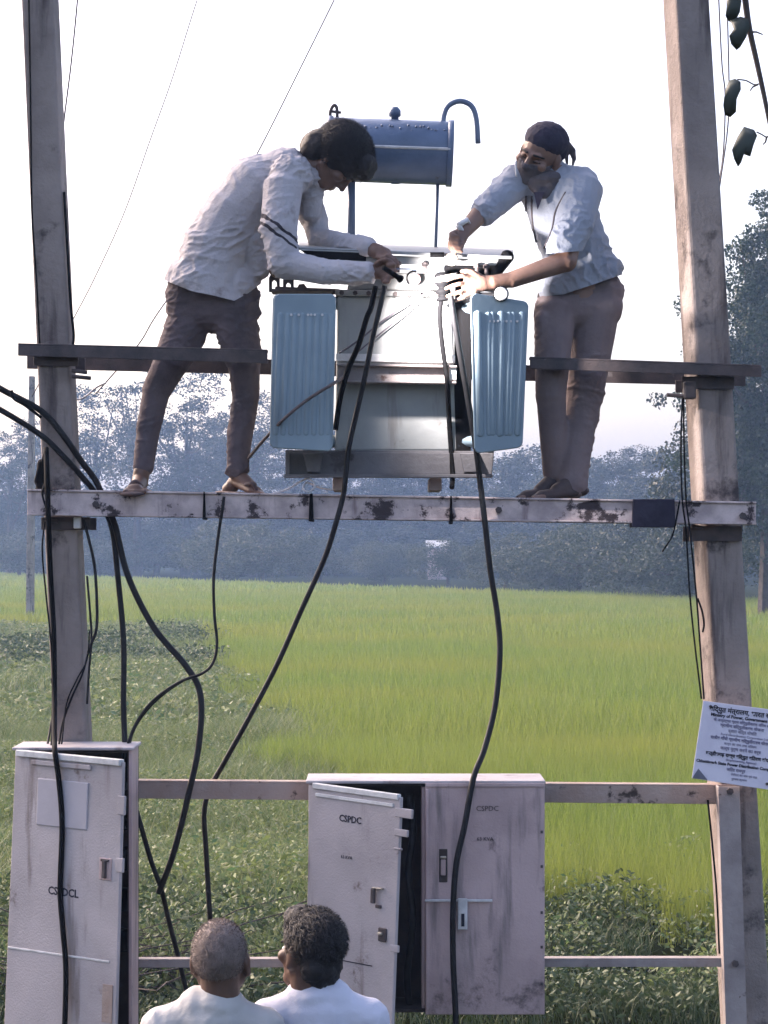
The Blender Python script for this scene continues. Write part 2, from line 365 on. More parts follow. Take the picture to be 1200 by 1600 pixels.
def weeds():
    x, y = scatter(14, 34, 420, in_weed); x2, y2 = scatter(34, 79, 90, in_weed)
    X = np.concatenate([x, x2]); Y = np.concatenate([y, y2]); n = len(X); pat = nmap(X, Y, .5)
    hmax = .24*(1+1.3*pat).clip(.2, 3)*(1+1.6*np.exp(-((X+.9)/.8)**2-((Y-17.5)/1.3)**2)); z = np.random.rand(n)**.6*hmax+.03
    sz = np.where(Y < 34, .05, .11)*(.8+.5*np.random.rand(n))
    props(leaves_mesh('weeds', X, Y, z, sz, M['weed']), 'mixed green weeds on the bank left of the paddy', kind='stuff')
    x, y = scatter(14, 34, 520, in_weed); x2, y2 = scatter(34, 79, 110, in_weed)
    X = np.concatenate([x, x2]); Y = np.concatenate([y, y2]); n = len(X); pat = nmap(X, Y, .4, 5)
    h = (.34+.25*pat).clip(.1, 1)*(.6+.8*np.random.rand(n)); wd = np.where(Y < 34, .010, .022)
    props(blades('bank_grass', X, Y, np.zeros(n), h, wd, .3+.6*np.random.rand(n), M['weed']), 'long bank grass growing among the weeds', kind='stuff')
    # growth behind the cabinets and in the hollow, shade put into leaf colour
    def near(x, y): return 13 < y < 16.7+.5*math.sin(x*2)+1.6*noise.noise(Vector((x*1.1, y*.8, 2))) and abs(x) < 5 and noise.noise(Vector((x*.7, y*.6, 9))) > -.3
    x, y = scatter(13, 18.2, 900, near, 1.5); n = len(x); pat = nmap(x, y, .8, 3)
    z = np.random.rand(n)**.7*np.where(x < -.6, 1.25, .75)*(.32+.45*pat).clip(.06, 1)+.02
    props(leaves_mesh('undergrowth', x, y, z, np.full(n, .052), M['shade_tone_weed'], .9), 'undergrowth behind the switch cabinets, coloured dark for its shade', kind='stuff')
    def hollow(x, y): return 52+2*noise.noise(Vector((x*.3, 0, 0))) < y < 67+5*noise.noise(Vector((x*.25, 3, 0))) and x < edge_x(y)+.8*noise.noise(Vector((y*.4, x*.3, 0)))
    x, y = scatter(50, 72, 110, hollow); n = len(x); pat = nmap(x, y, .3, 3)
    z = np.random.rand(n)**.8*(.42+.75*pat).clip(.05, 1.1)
    props(leaves_mesh('ditch_growth', x, y, z, np.full(n, .12), M['shade_tone_weed'], .9), 'scrub along the ditch across the bank, coloured dark for the shaded hollow', kind='stuff')
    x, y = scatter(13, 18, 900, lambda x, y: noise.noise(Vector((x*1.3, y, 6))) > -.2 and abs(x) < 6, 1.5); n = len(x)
    props(blades('undergrowth_grass', x, y, np.zeros(n), (.16+.16*nmap(x, y, .9, 8)).clip(.04, 1)*(.5+np.random.rand(n)), np.full(n, .008), .3+.6*np.random.rand(n), M['shade_tone_weed']), 'short grass behind and below the cabinets, coloured dark for its shade', kind='stuff')
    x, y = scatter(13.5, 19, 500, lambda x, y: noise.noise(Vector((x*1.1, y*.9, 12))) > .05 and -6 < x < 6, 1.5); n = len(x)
    props(leaves_mesh('pale_weeds', x, y, np.random.rand(n)**.7*(.30+.3*nmap(x, y, .9, 15)).clip(.05, 1), np.full(n, .045), M['weed'], .9), 'paler weeds where the paddy meets the shade coloured undergrowth', kind='stuff')
    b = B()
    for i in range(90):
        x0 = random.uniform(-2.2, -.9); y0 = random.uniform(13.2, 15.2); a = random.uniform(0, 6.28); l = random.uniform(.4, 1.1); p = Vector((x0, y0, random.uniform(.02, .25)))
        d = Vector((math.cos(a)*l, math.sin(a)*l*.5, random.uniform(-.05, .35))); b.tube([p, p+d*.5+Vector((0, 0, .05)), p+d], [.008, .006, .003], 4)
    props(b.build('dry_twigs', M['bark'], None), 'tangled heap of dry twigs on the ground behind the grey cabinet', kind='stuff')
weeds()

# ------------------------------------------------------------------ trees
def tree_meshes(h, crown_r, crown_h, nclump, per, leaf, m, seed, holes=.0, squash=1):
    rnd = np.random.RandomState(seed); rr = random.Random(seed); b = B()
    tr = h*.018+.06; top = Vector((rr.uniform(-.3, .3)*h*.1, rr.uniform(-.3, .3)*h*.1, h*.72))
    b.tube(spline([Vector((0, 0, -.15)), Vector((rr.uniform(-.2, .2), 0, h*.25)), Vector((top.x*.6, top.y*.6, h*.5)), top], 3), [tr*(1.25-i*.11) for i in range(10)], 7)
    cz = h-crown_h/2; pts = []
    for i in range(nclump):
        while True:
            q = rnd.randn(3); q /= np.linalg.norm(q); q *= rnd.rand()**.38
            if q[2] > -.75: break
        bump = 1+.35*math.sin(q[0]*5+seed)+.25*math.sin(q[2]*7+seed*2)
        c = np.array([q[0]*crown_r*bump, q[1]*crown_r*bump, cz+q[2]*crown_h/2*(1+.15*math.sin(q[0]*9+seed))]); pts.append(c)
        if i < 16:
            a = Vector((top.x*.5, top.y*.5, h*rr.uniform(.25, .6))); e = Vector(c.tolist()); md = (a+e)/2+Vector((0, 0, -.04*h))
            b.tube([a, md, e], [tr*.42, tr*.26, tr*.08], 5)
    cr = crown_r*.2; L = []
    for c in pts:
        s = cr*(.6+.9*rnd.rand()); k = int(per*(s/cr)**1.3)+3
        q = rnd.randn(k, 3); q *= (s*(.5+.5*rnd.rand(k))/np.linalg.norm(q, axis=1))[:, None]; q[:, 2] *= .6*squash; L.append(c+q)
    L = np.concatenate(L); np.random.seed(seed)
    crown = leaves_mesh('crown', L[:, 0], L[:, 1], L[:, 2], np.full(len(L), leaf), m, .8, .75, raw=True)
    me = bpy.data.meshes.new('trunk'); me.from_pydata(b.v, [], b.f); me.materials.append(M['bark']); me.update()
    return me, crown
KIND = {
    'tall': [tree_meshes(20, 5.2, 17, 170, 120, .22, M['treeleaf'], s) for s in (1, 2, 3)],
    'round': [tree_meshes(13, 5.0, 12, 150, 120, .22, M['treeleaf2'], s) for s in (4, 5)],
    'bush': [tree_meshes(6, 4.2, 5.8, 130, 110, .17, M['bushleaf'], s) for s in (6, 7, 8)],
    'near': [tree_meshes(21, 4.6, 20, 420, 170, .19, M['nearleaf'], s) for s in (9,)],
    'lace': [tree_meshes(20, 5.0, 17, 110, 85, .23, M['treeleaf'], s) for s in (10, 11)],
}
def tree(kind, i, x, y, Yd, sc, label, group, name='tree', sx=1):
    t, c = KIND[kind][i % len(KIND[kind])]; p = Vector(((x-600)*Yd/F, Yd, 0))
    o = thing(name, label, 'bush' if name == 'bush' else 'tree', p, group); o.scale = (sc*sx, sc*sx, sc); o.rotation_euler.z = random.uniform(0, 6.28)
    for nm, me in (('trunk', t), ('crown', c)):
        k = link(bpy.data.objects.new(nm, me)); k.parent = o
    return o
FAR = 'far trees standing beyond the paddy'
def topscale(kind_h, y, Yd): return (H+(HY-y)*Yd/F)/kind_h      # scale that puts the crown's top on that row
spots = [  # kind, column, row of the top, distance, label
    ('lace', 15, 655, 235, 'hazy tree behind the far thin concrete pole'),
    ('tall', 70, 650, 250, 'hazy tree behind the left concrete pole'),
    ('lace', 150, 600, 245, 'hazy tree showing between the left pole and the bending man'),
    ('lace', 215, 588, 238, 'lacy hazy tree behind the bending man\'s rear leg'),
    ('lace', 290, 570, 242, 'tallest lacy tree seen between the bending man\'s legs'),
    ('tall', 335, 640, 260, 'solid hazy tree seen between the bending man\'s shins'),
    ('lace', 395, 605, 236, 'hazy tree between the bending man and the transformer'),
    ('tall', 455, 640, 250, 'hazy tree behind the left radiator'),
    ('tall', 520, 660, 262, 'hazy tree behind the tank, left of its middle'),
    ('tall', 590, 650, 255, 'hazy tree behind the middle of the tank'),
    ('tall', 660, 665, 262, 'hazy tree behind the tank, right of its middle'),
    ('tall', 730, 660, 255, 'hazy tree behind the right radiator'),
    ('round', 800, 700, 240, 'hazy tree beside the right radiator and the standing man\'s shins'),
    ('round', 855, 690, 235, 'hazy tree behind the standing man\'s legs'),
    ('round', 925, 716, 220, 'low hazy tree just right of the standing man\'s feet'),
    ('tall', 985, 688, 215, 'hazy tree with a pointed top between the standing man and the right pole'),
    ('round', 1045, 700, 200, 'pale hazy tree just left of the right pole'),
    ('tall', -60, 640, 250, 'hazy tree at the far left margin of the photo'),
]
for i, (k, x, y, Yd, lb) in enumerate(spots):
    hgt = {'lace': 20, 'tall': 20, 'round': 13}[k]; tree(k, i, x, y, Yd, topscale(hgt, y, Yd), lb, FAR, sx=1.05 if k != 'round' else 1.25)
RANK = ['low hazy tree of the far rank, '+w for w in ('beyond the photo\'s left margin', 'just outside the left margin', 'at the left margin', 'left of the thin far pole', 'behind the left concrete pole', 'right of the left concrete pole', 'left of the bending man\'s rear foot', 'behind the bending man\'s rear foot', 'between the bending man\'s feet', 'behind the bending man\'s front foot', 'left of the transformer skid', 'behind the left radiator\'s foot', 'under the left half of the tank', 'under the middle of the tank', 'under the right half of the tank', 'behind the right radiator\'s foot', 'left of the standing man\'s toes', 'behind the standing man\'s shins', 'right of the standing man\'s heels', 'above the dark wrapped beam end, left side', 'above the dark wrapped beam end, right side', 'behind the right concrete pole', 'right of the right concrete pole', 'at the right margin', 'beyond the right margin')]
RANK2 = ['low bush under the far trees, '+w for w in ('beyond the left margin', 'at the left margin', 'behind the far thin pole', 'right of the left concrete pole', 'under the bending man\'s rear foot', 'under the bending man\'s front foot', 'left of the sagging cable', 'under the transformer\'s left foot', 'under the middle of the tank', 'under the transformer\'s right foot', 'left of the long right cable', 'right of the long right cable', 'under the standing man\'s heels', 'under the wrapped beam end', 'behind the right pole', 'at the right margin', 'beyond the right margin')]
# a second rank closes the gaps low down
for i, x in enumerate(range(-140, 1400, 64)):
    Yd = 262+14*math.sin(i*2.3); tree('round', i, x+random.uniform(-12, 12), 0, Yd, topscale(13, 768+16*math.sin(i*1.9), Yd), RANK[i], 'low trees of the far rank', sx=1.5)
RB = 'bushes along the far right edge of the paddy'
bl = ['pale bush at the paddy edge below the standing man\'s toes', 'grey green bush right of the long cable', 'round bush below the standing man\'s heels', 'broad bush under the dark wrapped part of the platform beam', 'tall bush left of the right pole under the beam', 'bush half behind the right pole']
for i, (x, y, Yd) in enumerate([(790, 838, 150), (848, 826, 142), (905, 818, 135), (965, 806, 128), (1030, 798, 121), (1095, 790, 115)]):
    tree('bush', i, x, y, Yd, topscale(6, y, Yd), bl[i], RB, 'bush', sx=1.1)
lbs = ['hazy bush at the far end of the paddy, left of the left cabinet cables', 'hazy bush between the left pole and the two hanging cables', 'dark bush below the bending man\'s front foot', 'dark drooping bush left of the long looping cable', 'hazy bush below the left skid of the transformer', 'hazy bush below the middle of the transformer', 'hazy bush below the right skid of the transformer']
for i, (x, y, Yd) in enumerate([(30, 830, 215), (150, 838, 222), (345, 815, 190), (410, 822, 180), (500, 838, 200), (600, 846, 195), (700, 846, 175)]):
    tree('bush', i, x, y, Yd, topscale(6, y, Yd), lbs[i], 'bushes at the far end of the paddy', 'bush', sx=1.3)
tree('near', 0, 1196, 310, 88, topscale(21, 312, 88), 'big dark tree behind the right pole, reaching up past the beams', None, sx=.80)
tree('near', 0, 1290, 360, 95, topscale(21, 380, 95), 'dark tree at the right margin behind the sign and pole', None, sx=.8)
tree('round', 1, 1150, 640, 105, topscale(13, 560, 105), 'lower dark tree directly behind the right pole', None, sx=.8)
for i, x in enumerate(range(-130, 1400, 90)):
    tree('bush', i, x+random.uniform(-15, 15), 0, 247+6*math.sin(i*3), random.uniform(.7, .95), RANK2[i % len(RANK2)], 'low bushes under the far trees', 'bush', sx=2.2)
# tin roofed hut among the trees
hut = thing('hut', 'small pale tin roof glinting among the far bushes below the transformer', 'hut', Vector(((684-600)*217/F, 217, 0)))
hp = Vector(hut.location)
B().box(hp+Vector((0, 0, 1.5)), (1.9, 2, 3.0)).build('wall', M['box_dirty'], hut)
B().hexa([hp+Vector(q) for q in ((-1.15, -1.4, 3.05), (1.15, -1.4, 3.05), (1.15, 1.4, 3.7), (-1.15, 1.4, 3.7), (-1.15, -1.4, 3.12), (1.15, -1.4, 3.12), (1.15, 1.4, 3.77), (-1.15, 1.4, 3.77))]).build('roof', M['tin'], hut)

# ------------------------------------------------------------------ poles and platform
def pole(name, label, top, bot, w0, w1, y0, y1, tw=0, cat='pole', m='concrete'):
    a, b = P(*top), P(*bot); t = thing(name, label, cat, b); R = Matrix.Rotation(tw, 3, 'Z'); bb = B()
    d = (y1-y0)/2; ring = []
    n = 14
    for i in range(n+1):
        f = i/n; c = b.lerp(a, f); ww = w1+(w0-w1)*f
        ring.append([c+R@Vector(q) for q in ((-ww/2, -d, 0), (ww/2, -d, 0), (ww/2, d, 0), (-ww/2, d, 0))])
    vs = [v for r in ring for v in r]
    fs = [(3, 2, 1, 0), tuple(4*n+j for j in range(4))]+[(i*4+j, i*4+(j+1) % 4, (i+1)*4+(j+1) % 4, (i+1)*4+j) for i in range(n) for j in range(4)]
    bb.add(vs, fs); s = bb.build('shaft', M[m], t, bevel=.012)
    return t
lp = pole('utility_pole', 'leaning concrete pole with black cables at the left of the platform', (52, -250, 9.03), (150, 1955, 9.03), .126, .136, 8.94, 9.12)
rp = pole('utility_pole', 'leaning concrete pole with the pale sign at the right of the platform', (1057, -250, 9.03), (1186, 1955, 9.03), .138, .165, 8.945, 9.115, math.radians(11))
fp = pole('utility_pole', 'thin hazy concrete pole far off in the paddy at the left', (50, 588, 88), (47, 972, 88), .20, .30, 87.85, 88.15)
def bolt(p, parent, ax=(0, -1, 0), l=.03, r=.014):
    b = B(); p = Vector(p); a = Vector(ax); b.tube([p, p+a*l], r*.55, 8); b.tube([p+a*.004, p+a*.016], r, 6); return b.build('bolt', M['steel_dark'], parent)
def channel(name, label, l, r, h0, h1, yf, yb, m, flange=True, lip=.008):
    """rolled channel with its flanges towards the camera, or a plain angle"""
    a, b = P(*l), P(*r); t = thing(name, label, 'steel beam', (a+b)/2); bb = B()
    if flange:
        bb.bar(a-Vector((0, 0, lip)), b-Vector((0, 0, lip)), yf+.010, yf+.018, h0-2*lip, h1-2*lip)
        bb.bar(a, b, yf, yb, lip, lip); bb.bar(a-Vector((0, 0, h0-lip)), b-Vector((0, 0, h1-lip)), yf, yb, lip, lip)
    else:
        bb.bar(a-Vector((0, 0, lip)), b-Vector((0, 0, lip)), yf, yf+lip, h0-lip, h1-lip); bb.bar(a, b, yf, yb, lip, lip)
    bb.build('web', M[m], t, bevel=.002); return t
low = channel('platform_beam', 'long pink grey platform beam both men stand on, with flaking paint', (42, 764, 8.84), (1182, 784, 8.84), .103, .09, 8.84, 8.92, 'steel_pink')
low2 = channel('platform_beam', 'rear platform beam behind the flaking front one', (60, 767, 9.14), (1175, 786, 9.14), .10, .09, 9.14, 9.22, 'steel_dark')
up1 = channel('crossbeam', 'dark upper crossbeam in front of the bending man\'s thighs', (28, 536, 8.86), (418, 546, 8.86), .05, .055, 8.86, 8.93, 'steel_dark', False)
up1b = channel('crossbeam', 'greyish upper crossbeam in front of the standing man\'s thighs', (828, 557, 8.86), (1190, 570, 8.86), .048, .048, 8.86, 8.93, 'steel_dark', False)
up2 = channel('crossbeam', 'rear dark crossbeam running behind the men and the tank', (42, 553, 9.42), (1165, 578, 9.42), .062, .068, 9.42, 9.49, 'steel_dark', False)
for x, y in ((150, 788), (779, 797), (1160, 806)): bolt(P(x, y, 8.851), low, l=.012)
for x0, x1, m in ((316, 321, 'black'), (482, 490, 'black'), (702, 708, 'black'), (988, 1056, 'cap')):     # bands tied or taped round the beam
    ya = 766+(x0-42)*.0176; b = B(); z0 = P(x0, ya-3, 8.82).z; z1 = P(x0, ya+41, 8.82).z
    xa, xb = P(x0, 0, 8.82).x, P(x1, 0, 8.82).x
    b.hexa([Vector(q) for q in ((xa, 8.826, z1), (xb, 8.826, z1-.001), (xb, 8.93, z1-.001), (xa, 8.93, z1), (xa+.004, 8.826, z0), (xb-.004, 8.826, z0), (xb-.004, 8.93, z0), (xa+.004, 8.93, z0))])
    o = b.build('strap' if m == 'black' else 'wrap', M[m], low, bevel=.004)
# pole clamps
def clamp(t, x0, x1, y, h, studs, m='steel_dark'):
    a, b = P(x0, y, 8.92), P(x1, y, 8.92); bb = B(); bb.bar(a, b, 8.925, 8.937, h, h); bb.build('clamp', M[m], t, bevel=.002); B().bar(a, b, 9.125, 9.137, h, h).build('clamp', M[m], t, bevel=.002)
    for sx, sy, l in studs: B().tube([P(sx, sy, 8.91), P(sx+l, sy+3, 8.91)], .008, 8).build('bolt', M[m], t)
clamp(lp, 52, 122, 550, .055, [(112, 579, 24), (112, 588, 30)])
clamp(rp, 1066, 1148, 588, .05, [(1042, 617, 42)])
clamp(lp, 64, 140, 808, .05, [(70, 812, 20)])
clamp(rp, 1078, 1160, 822, .06, [(1080, 822, 20)])
B().box(P(121, 817, 8.9), (.028, .03, .045)).build('bracket', M['white'], lp, bevel=.004)
B().box(P(1077, 610, 8.92), (.05, .05, .07)).build('bracket', M['steel_dark'], rp, bevel=.008)
# dark fitting on the left pole's edge
b = B(); b.cone(P(66, 725, 8.93), P(66, 765, 8.93), .022, .03); b.cone(P(62, 735, 8.92), P(58, 752, 8.92), .014, .014); organic('insulator', b, M['black'], lp, .006, 3)
# lower rails
r1 = channel('angle_iron_rail', 'rusty angle iron rail between the cabinets and the right pole', (200, 1219, 8.93), (1150, 1226, 8.93), .072, .078, 8.925, 8.99, 'rust', False)
r2 = channel('angle_iron_rail', 'lowest angle iron rail behind the heads of the two onlookers', (195, 1497, 8.97), (1150, 1495, 8.97), .034, .036, 8.945, 8.995, 'pale_iron', False)
st = thing('angle_iron_post', 'pale upright angle iron standing in front of the right pole', 'steel post', P(1140, 1930, 8.88))
a, b_ = P(1137, 1228, 8.88), P(1160, 1955, 8.88)
def upright(dx0, dx1, y0, y1):
    return [Vector((b_.x+dx0, y0, b_.z)), Vector((b_.x+dx1, y0, b_.z)), Vector((b_.x+dx1, y1, b_.z)), Vector((b_.x+dx0, y1, b_.z)), Vector((a.x+dx0, y0, a.z)), Vector((a.x+dx1, y0, a.z)), Vector((a.x+dx1, y1, a.z)), Vector((a.x+dx0, y1, a.z))]
B().hexa(upright(-.042, .042, 8.85, 8.858)).hexa(upright(-.042, -.034, 8.858, 8.92)).build('flange', M['pale_iron'], st, bevel=.002)
for y in (1236, 1505): bolt(P(1140+(y-1228)*.03, y, 8.849), st, l=.014)

# ------------------------------------------------------------------ transformer
T = thing('transformer', 'grey blue transformer with two finned radiators standing on the platform beams', 'transformer', P(610, 772, 9.18))
def pl(seq, Y): return [(P(x, y, Y).x, P(x, y, Y).z) for x, y in seq]
YF, YB = 8.95, 9.42                                    # front and back of the tank
b = B(); b.prism(pl([(527, 462), (706, 462), (714, 706), (523, 706)], YF), YF, YB)
tank = b.build('tank', M['tank'], T, bevel=.012)
b = B(); b.prism(pl([(524, 452), (709, 456), (709, 464), (524, 461)], 8.925), 8.925, 9.445); b.build('flange', M['tank'], tank, bevel=.003)
b = B(); b.prism(pl([(548, 424), (700, 428), (704, 454), (542, 452)], 8.99), 8.99, 9.38); b.build('turret', M['tank'], tank, bevel=.006)
for i in range(9): bolt(P(534+i*21, 458+i*.4, 8.924), tank, (0, -1, 0), .012, .010)
# stiffening channel across the tank's front
b = B(); b.bar(P(526, 568, 8.86), P(714, 571, 8.86), 8.86, 8.945, .008, .008); b.bar(P(527, 570, 8.885), P(712, 573, 8.885), 8.885, 8.893, .066, .064); b.bar(P(526, 594, 8.86), P(713, 596, 8.86), 8.86, 8.945, .008, .008)
stf = b.build('stiffener', M['pale_iron'], T, bevel=.002)
b = B(); b.bar(P(525, 552, 8.93), P(711, 555, 8.93), 8.935, 8.948, .03, .03); b.build('flat_bar', M['white'], T, bevel=.002)
b = B(); b.prism(pl([(702, 573), (713, 573), (713, 594), (702, 594)], 8.87), 8.87, 8.884); b.build('end_plate', M['white'], stf, bevel=.002)
# base channel and feet
b = B(); b.prism(pl([(446, 706), (772, 708), (768, 741), (446, 741)], 8.93), 8.93, 8.94); b.prism(pl([(443, 741), (770, 741), (770, 746), (443, 746)], 8.88), 8.88, 8.94); b.prism(pl([(446, 706), (452, 706), (452, 741), (446, 741)], 8.88), 8.88, 8.94)
b.prism(pl([(446, 706), (772, 708), (768, 746), (446, 746)], 9.42), 9.42, 9.43); b.prism(pl([(446, 703), (772, 705), (772, 709), (446, 708)], 8.94), 8.94, 9.42)
skid = b.build('skid', M['skid'], T, bevel=.002)
for x in (530, 680):
    b = B(); b.box(P(x, 757, 9.05)+Vector((0, .1, 0)), (.05, .32, .05)); b.build('foot', M['pale_iron'], T, bevel=.004)
for x in (490, 735):
    b = B(); b.prism(pl([(x-16, 708), (x+16, 708), (x+10, 738), (x-10, 738)], 8.90), 8.895, 8.93); b.build('gusset', M['skid'], skid, bevel=.003)
# radiators: pressed panels one behind the other
def panel(xs, top, bot, Y, Yr, th, flutes, rad=6, xb=None):
    (x0, x1), (t0, t1), (b0, b1) = xs, top, bot; xb0, xb1 = xb or xs
    ol = [(x0, t0+rad), (x0+rad*.35, t0+rad*.3), (x0+rad, t0), (x1-rad, t1), (x1-rad*.35, t1+rad*.3), (x1, t1+rad), (xb1, b1-rad), (xb1-rad*.35, b1-rad*.3), (xb1-rad, b1), (xb0+rad, b0), (xb0+rad*.35, b0-rad*.3), (xb0, b0-rad)]
    def pt(x, y, dy):
        f = (x-x0)/(x1-x0); return P(x, y, Y)+Vector((0, (Yr-Y)*f+dy, 0)) if Yr == Y else P(x, y, Y+(Yr-Y)*f)+Vector((0, dy, 0))
    bb = B(); n = len(ol); bb.add([pt(x, y, 0) for x, y in ol]+[pt(x, y, th) for x, y in ol], [tuple(range(n-1, -1, -1)), tuple(range(n, 2*n))]+[(i, (i+1) % n, (i+1) % n+n, i+n) for i in range(n)])
    o = bb.build('fin', M['fin'], T, bevel=.004)
    for fx, fw in flutes:
        fb = B(); xt = x0+(x1-x0)*fx; xe = xb0+(xb1-xb0)*fx
        a, e = pt(xt, t0+34, 0), pt(xe, min(b0, b1)-24, 0); a.z = P(xt, t0+34, a.y).z; e.x = P(xe, 0, e.y).x
        fb.cone(a, e, fw, fw, ((0, 1, 0), .28 if x0 < 600 else .38), 10); fb.build('flute', M['fin'], o, True)
    return o, pt
FL = [(.10, .011), (.22, .011), (.34, .011), (.46, .011), (.58, .011), (.70, .011), (.82, .011), (.92, .009)]
for k in range(3):
    o, pt = panel((428-k, 525-k*.6), (459, 459), (700, 705), 8.66+k*.085, 8.66+k*.085, .022, FL, 8, (421, 520))
    if k == 0:
        for fx in (.28, .4, .55, .6, .66, .78): B().disc(pt(428+97*fx, 492, -.002), (0, 1, 0), .005, .006, 8).build('weld_spot', M['white'], o)
for k in range(3):
    o, pt = panel((735, 826), (459-1, 470), (708, 700), 8.66+k*.085, 8.70+k*.085, .022, [(.12, .017), (.30, .012), (.37, .012), (.52, .016), (.66, .012), (.73, .012), (.88, .014)], 8, (741, 817))
    if k == 0:
        for fx in (.33, .40, .47, .56, .62, .69, .8): B().disc(pt(735+91*fx, 502, -.002), (0, 1, 0), .005, .006, 8).build('weld_spot', M['white'], o)
for x0, x1, y in ((478, 478, 474), (476, 476, 690), (772, 772, 482), (774, 774, 690)):     # headers tying the fins to the tank
    b = B(); b.tube([P(x0, y, 8.70 if x0 < 600 else 8.71), P(x1, y, 8.95)], .022, 12); xin = 532 if x0 < 600 else 704
    b.tube([P(x0, y, 8.93), P(xin, y, 9.0)], .026, 12); b.build('header_pipe', M['fin'], T, True)
b = B(); b.prism(pl([(712, 418), (738, 418), (736, 706), (708, 706)], 8.95), 8.955, 8.985); b.build('gap_shade_plate', M['black'], T, bevel=.004)  # added black plate standing in for the shaded gap beside the radiator
b = B(); b.prism(pl([(424, 452), (520, 452), (520, 456), (424, 456)], 9.0), 8.98, 9.1); b.build('bracket', M['steel_dark'], T)
# lifting hooks at the left shoulder
for x, y in ((427, 428), (449, 432), (470, 446)):
    b = B(); o_ = [(x-7, y+28), (x-7, y+6), (x-3, y-2), (x+5, y-3), (x+10, y+4), (x+10, y+24), (x+6, y+24), (x+5, y+12), (x+1, y+9), (x-2, y+12), (x-2, y+28)]
    b.prism(pl(o_, 9.05), 9.05, 9.07); b.build('hook', M['steel_dark'], T, bevel=.002)
b = B(); b.tube([P(430, 452, 9.06), P(530, 456, 9.06)], .012, 8); b.build('hook_rod', M['steel_dark'], T)
# lid, raised over the turret
b = B(); b.add([P(466, 386, 8.83), P(800, 400, 8.83), P(780, 412, 9.40)+Vector((.06, 0, .06)), P(474, 400, 9.40)+Vector((-.02, 0, .06)), P(466, 391, 8.83), P(800, 405, 8.83), P(780, 412, 9.40)+Vector((.06, 0, .048)), P(474, 400, 9.40)+Vector((-.02, 0, .048))], [(0, 1, 2, 3), (7, 6, 5, 4), (4, 5, 1, 0), (5, 6, 2, 1), (6, 7, 3, 2), (7, 4, 0, 3)])
lid = b.build('lid', M['tank'], T, bevel=.002)
b = B(); b.bar(P(478, 393, 8.85), P(796, 407, 8.85), 8.85, 8.86, .045, .02); b.build('lid_skirt', M['tank'], lid, bevel=.002)
b = B(); b.add([P(466, 388, 8.829), P(572, 392, 8.829), P(572, 408, 8.85), P(486, 404, 8.85)], [(0, 1, 2, 3)]); b.add([P(572, 392, 8.84), P(466, 388, 8.84), P(486, 404, 8.861), P(572, 408, 8.861)], [(0, 1, 2, 3)]); b.build('gasket', M['black'], lid)
for x in (622, 664, 745, 760):
    y = 399+(x-600)*.035; bolt(P(x, y+8, 8.84), lid, (0, 0, -1), .045, .013)
b = B(); b.chain([P(792, 402, 8.86), P(775, 428, 8.86)], [.03, .02]); b.cone(P(705, 420, 8.96), P(770, 424, 8.96), .03, .035); b.cone(P(705, 440, 8.96), P(785, 452, 8.96), .022, .02); organic('rubber_boot', b, M['black'], T, .006, 3)
# conservator drum with its fittings
YD = 9.32
dr = B(); a, e = P(512, 233, YD), P(706, 240, YD); ax = (e-a).normalized(); R = .131
prof = [(-.001, 0), (0, R*.86), (.006, R*.97), (.014, R), ((e-a).length-.014, R), ((e-a).length-.006, R*.97), ((e-a).length, R*.86), ((e-a).length+.001, 0)]
dr.tube([a+ax*p for p, r in prof], [max(r, .001) for p, r in prof], 40, False)
drum = dr.build('conservator', M['drum'], T, True)
b = B(); up = ax.cross(Vector((0, -1, 0))).normalized()
b.tube([a+ax*.01+Vector((0, -R-.001, -.005)), e-ax*.01+Vector((0, -R-.001, -.005))], .006, 6); b.build('seam_highlight', M['white'], drum)  # seam drawn white to paint in the highlight along the drum
for end, s in ((a, -1), (e, 1)):
    b = B(); b.tube([end-ax*s*.02, end+ax*s*.004], R+.006, 40); b.build('rim', M['drum'], drum, True)
b = B(); t = P(617, 190, YD); b.tube([t-Vector((0, 0, .02)), t+Vector((0, 0, .02)), t+Vector((0, 0, .022)), t+Vector((0, 0, .045)), t+Vector((0, 0, .06))], [.016, .016, .025, .025, .014], 14); b.build('filler_cap', M['drum'], drum, True)
b = B(); b.tube(spline(px([(694, 200), (693, 184), (700, 166), (718, 158), (736, 165), (744, 185), (747, 224)], YD), 6), .0115, 12); b.build('breather_pipe', M['drum'], drum, True)
b = B(); b.tube(spline(px([(517, 190), (516, 176), (521, 165), (526, 168), (527, 184)], YD), 5), .007, 8); b.tube(px([(518, 174), (533, 176)], YD), .006, 8); b.build('lifting_lug', M['steel_dark'], drum, True)
b = B(); b.tube([P(618, 282, YD), P(618, 287, YD)], .02, 12); b.build('drain_plug', M['drum'], drum, True)
b = B()
for i in range(26): b.ell(a+ax*(.08+.016*i+random.uniform(-.004, .004))+Vector((0, -R*.80, R*.60))+Vector((0, random.uniform(-.005, .005), random.uniform(-.012, .012))), (.006, .004, .005), None, 6, 4)
b.build('embossed_marks', M['drum'], drum, True)
b = B(); b.tube([P(549, 275, YD), P(549, 404, YD)], .017, 12); b.tube([P(549, 398, YD), P(549, 404, YD)], .035, 12); b.build('feed_pipe', M['drum'], T, True)
b = B(); b.tube([P(684, 284, YD), P(680, 408, YD)], .007, 8); b.build('gauge_tube', M['drum'], T, True)
# round white gauge on a black stem
b = B(); b.cone(P(742, 462, 8.80), P(778, 462, 8.72), .014, .014); g = b.build('gauge_stem', M['black'], T, True)
b = B(); b.tube([P(783, 459, 8.66), P(783, 459, 8.69)], .026, 24); dgl = b.build('dial', M['white'], g, bevel=.003)
b = B(); b.tube([P(783, 459, 8.664), P(783, 459, 8.70)], .030, 24); b.build('bezel', M['black'], g, bevel=.002)
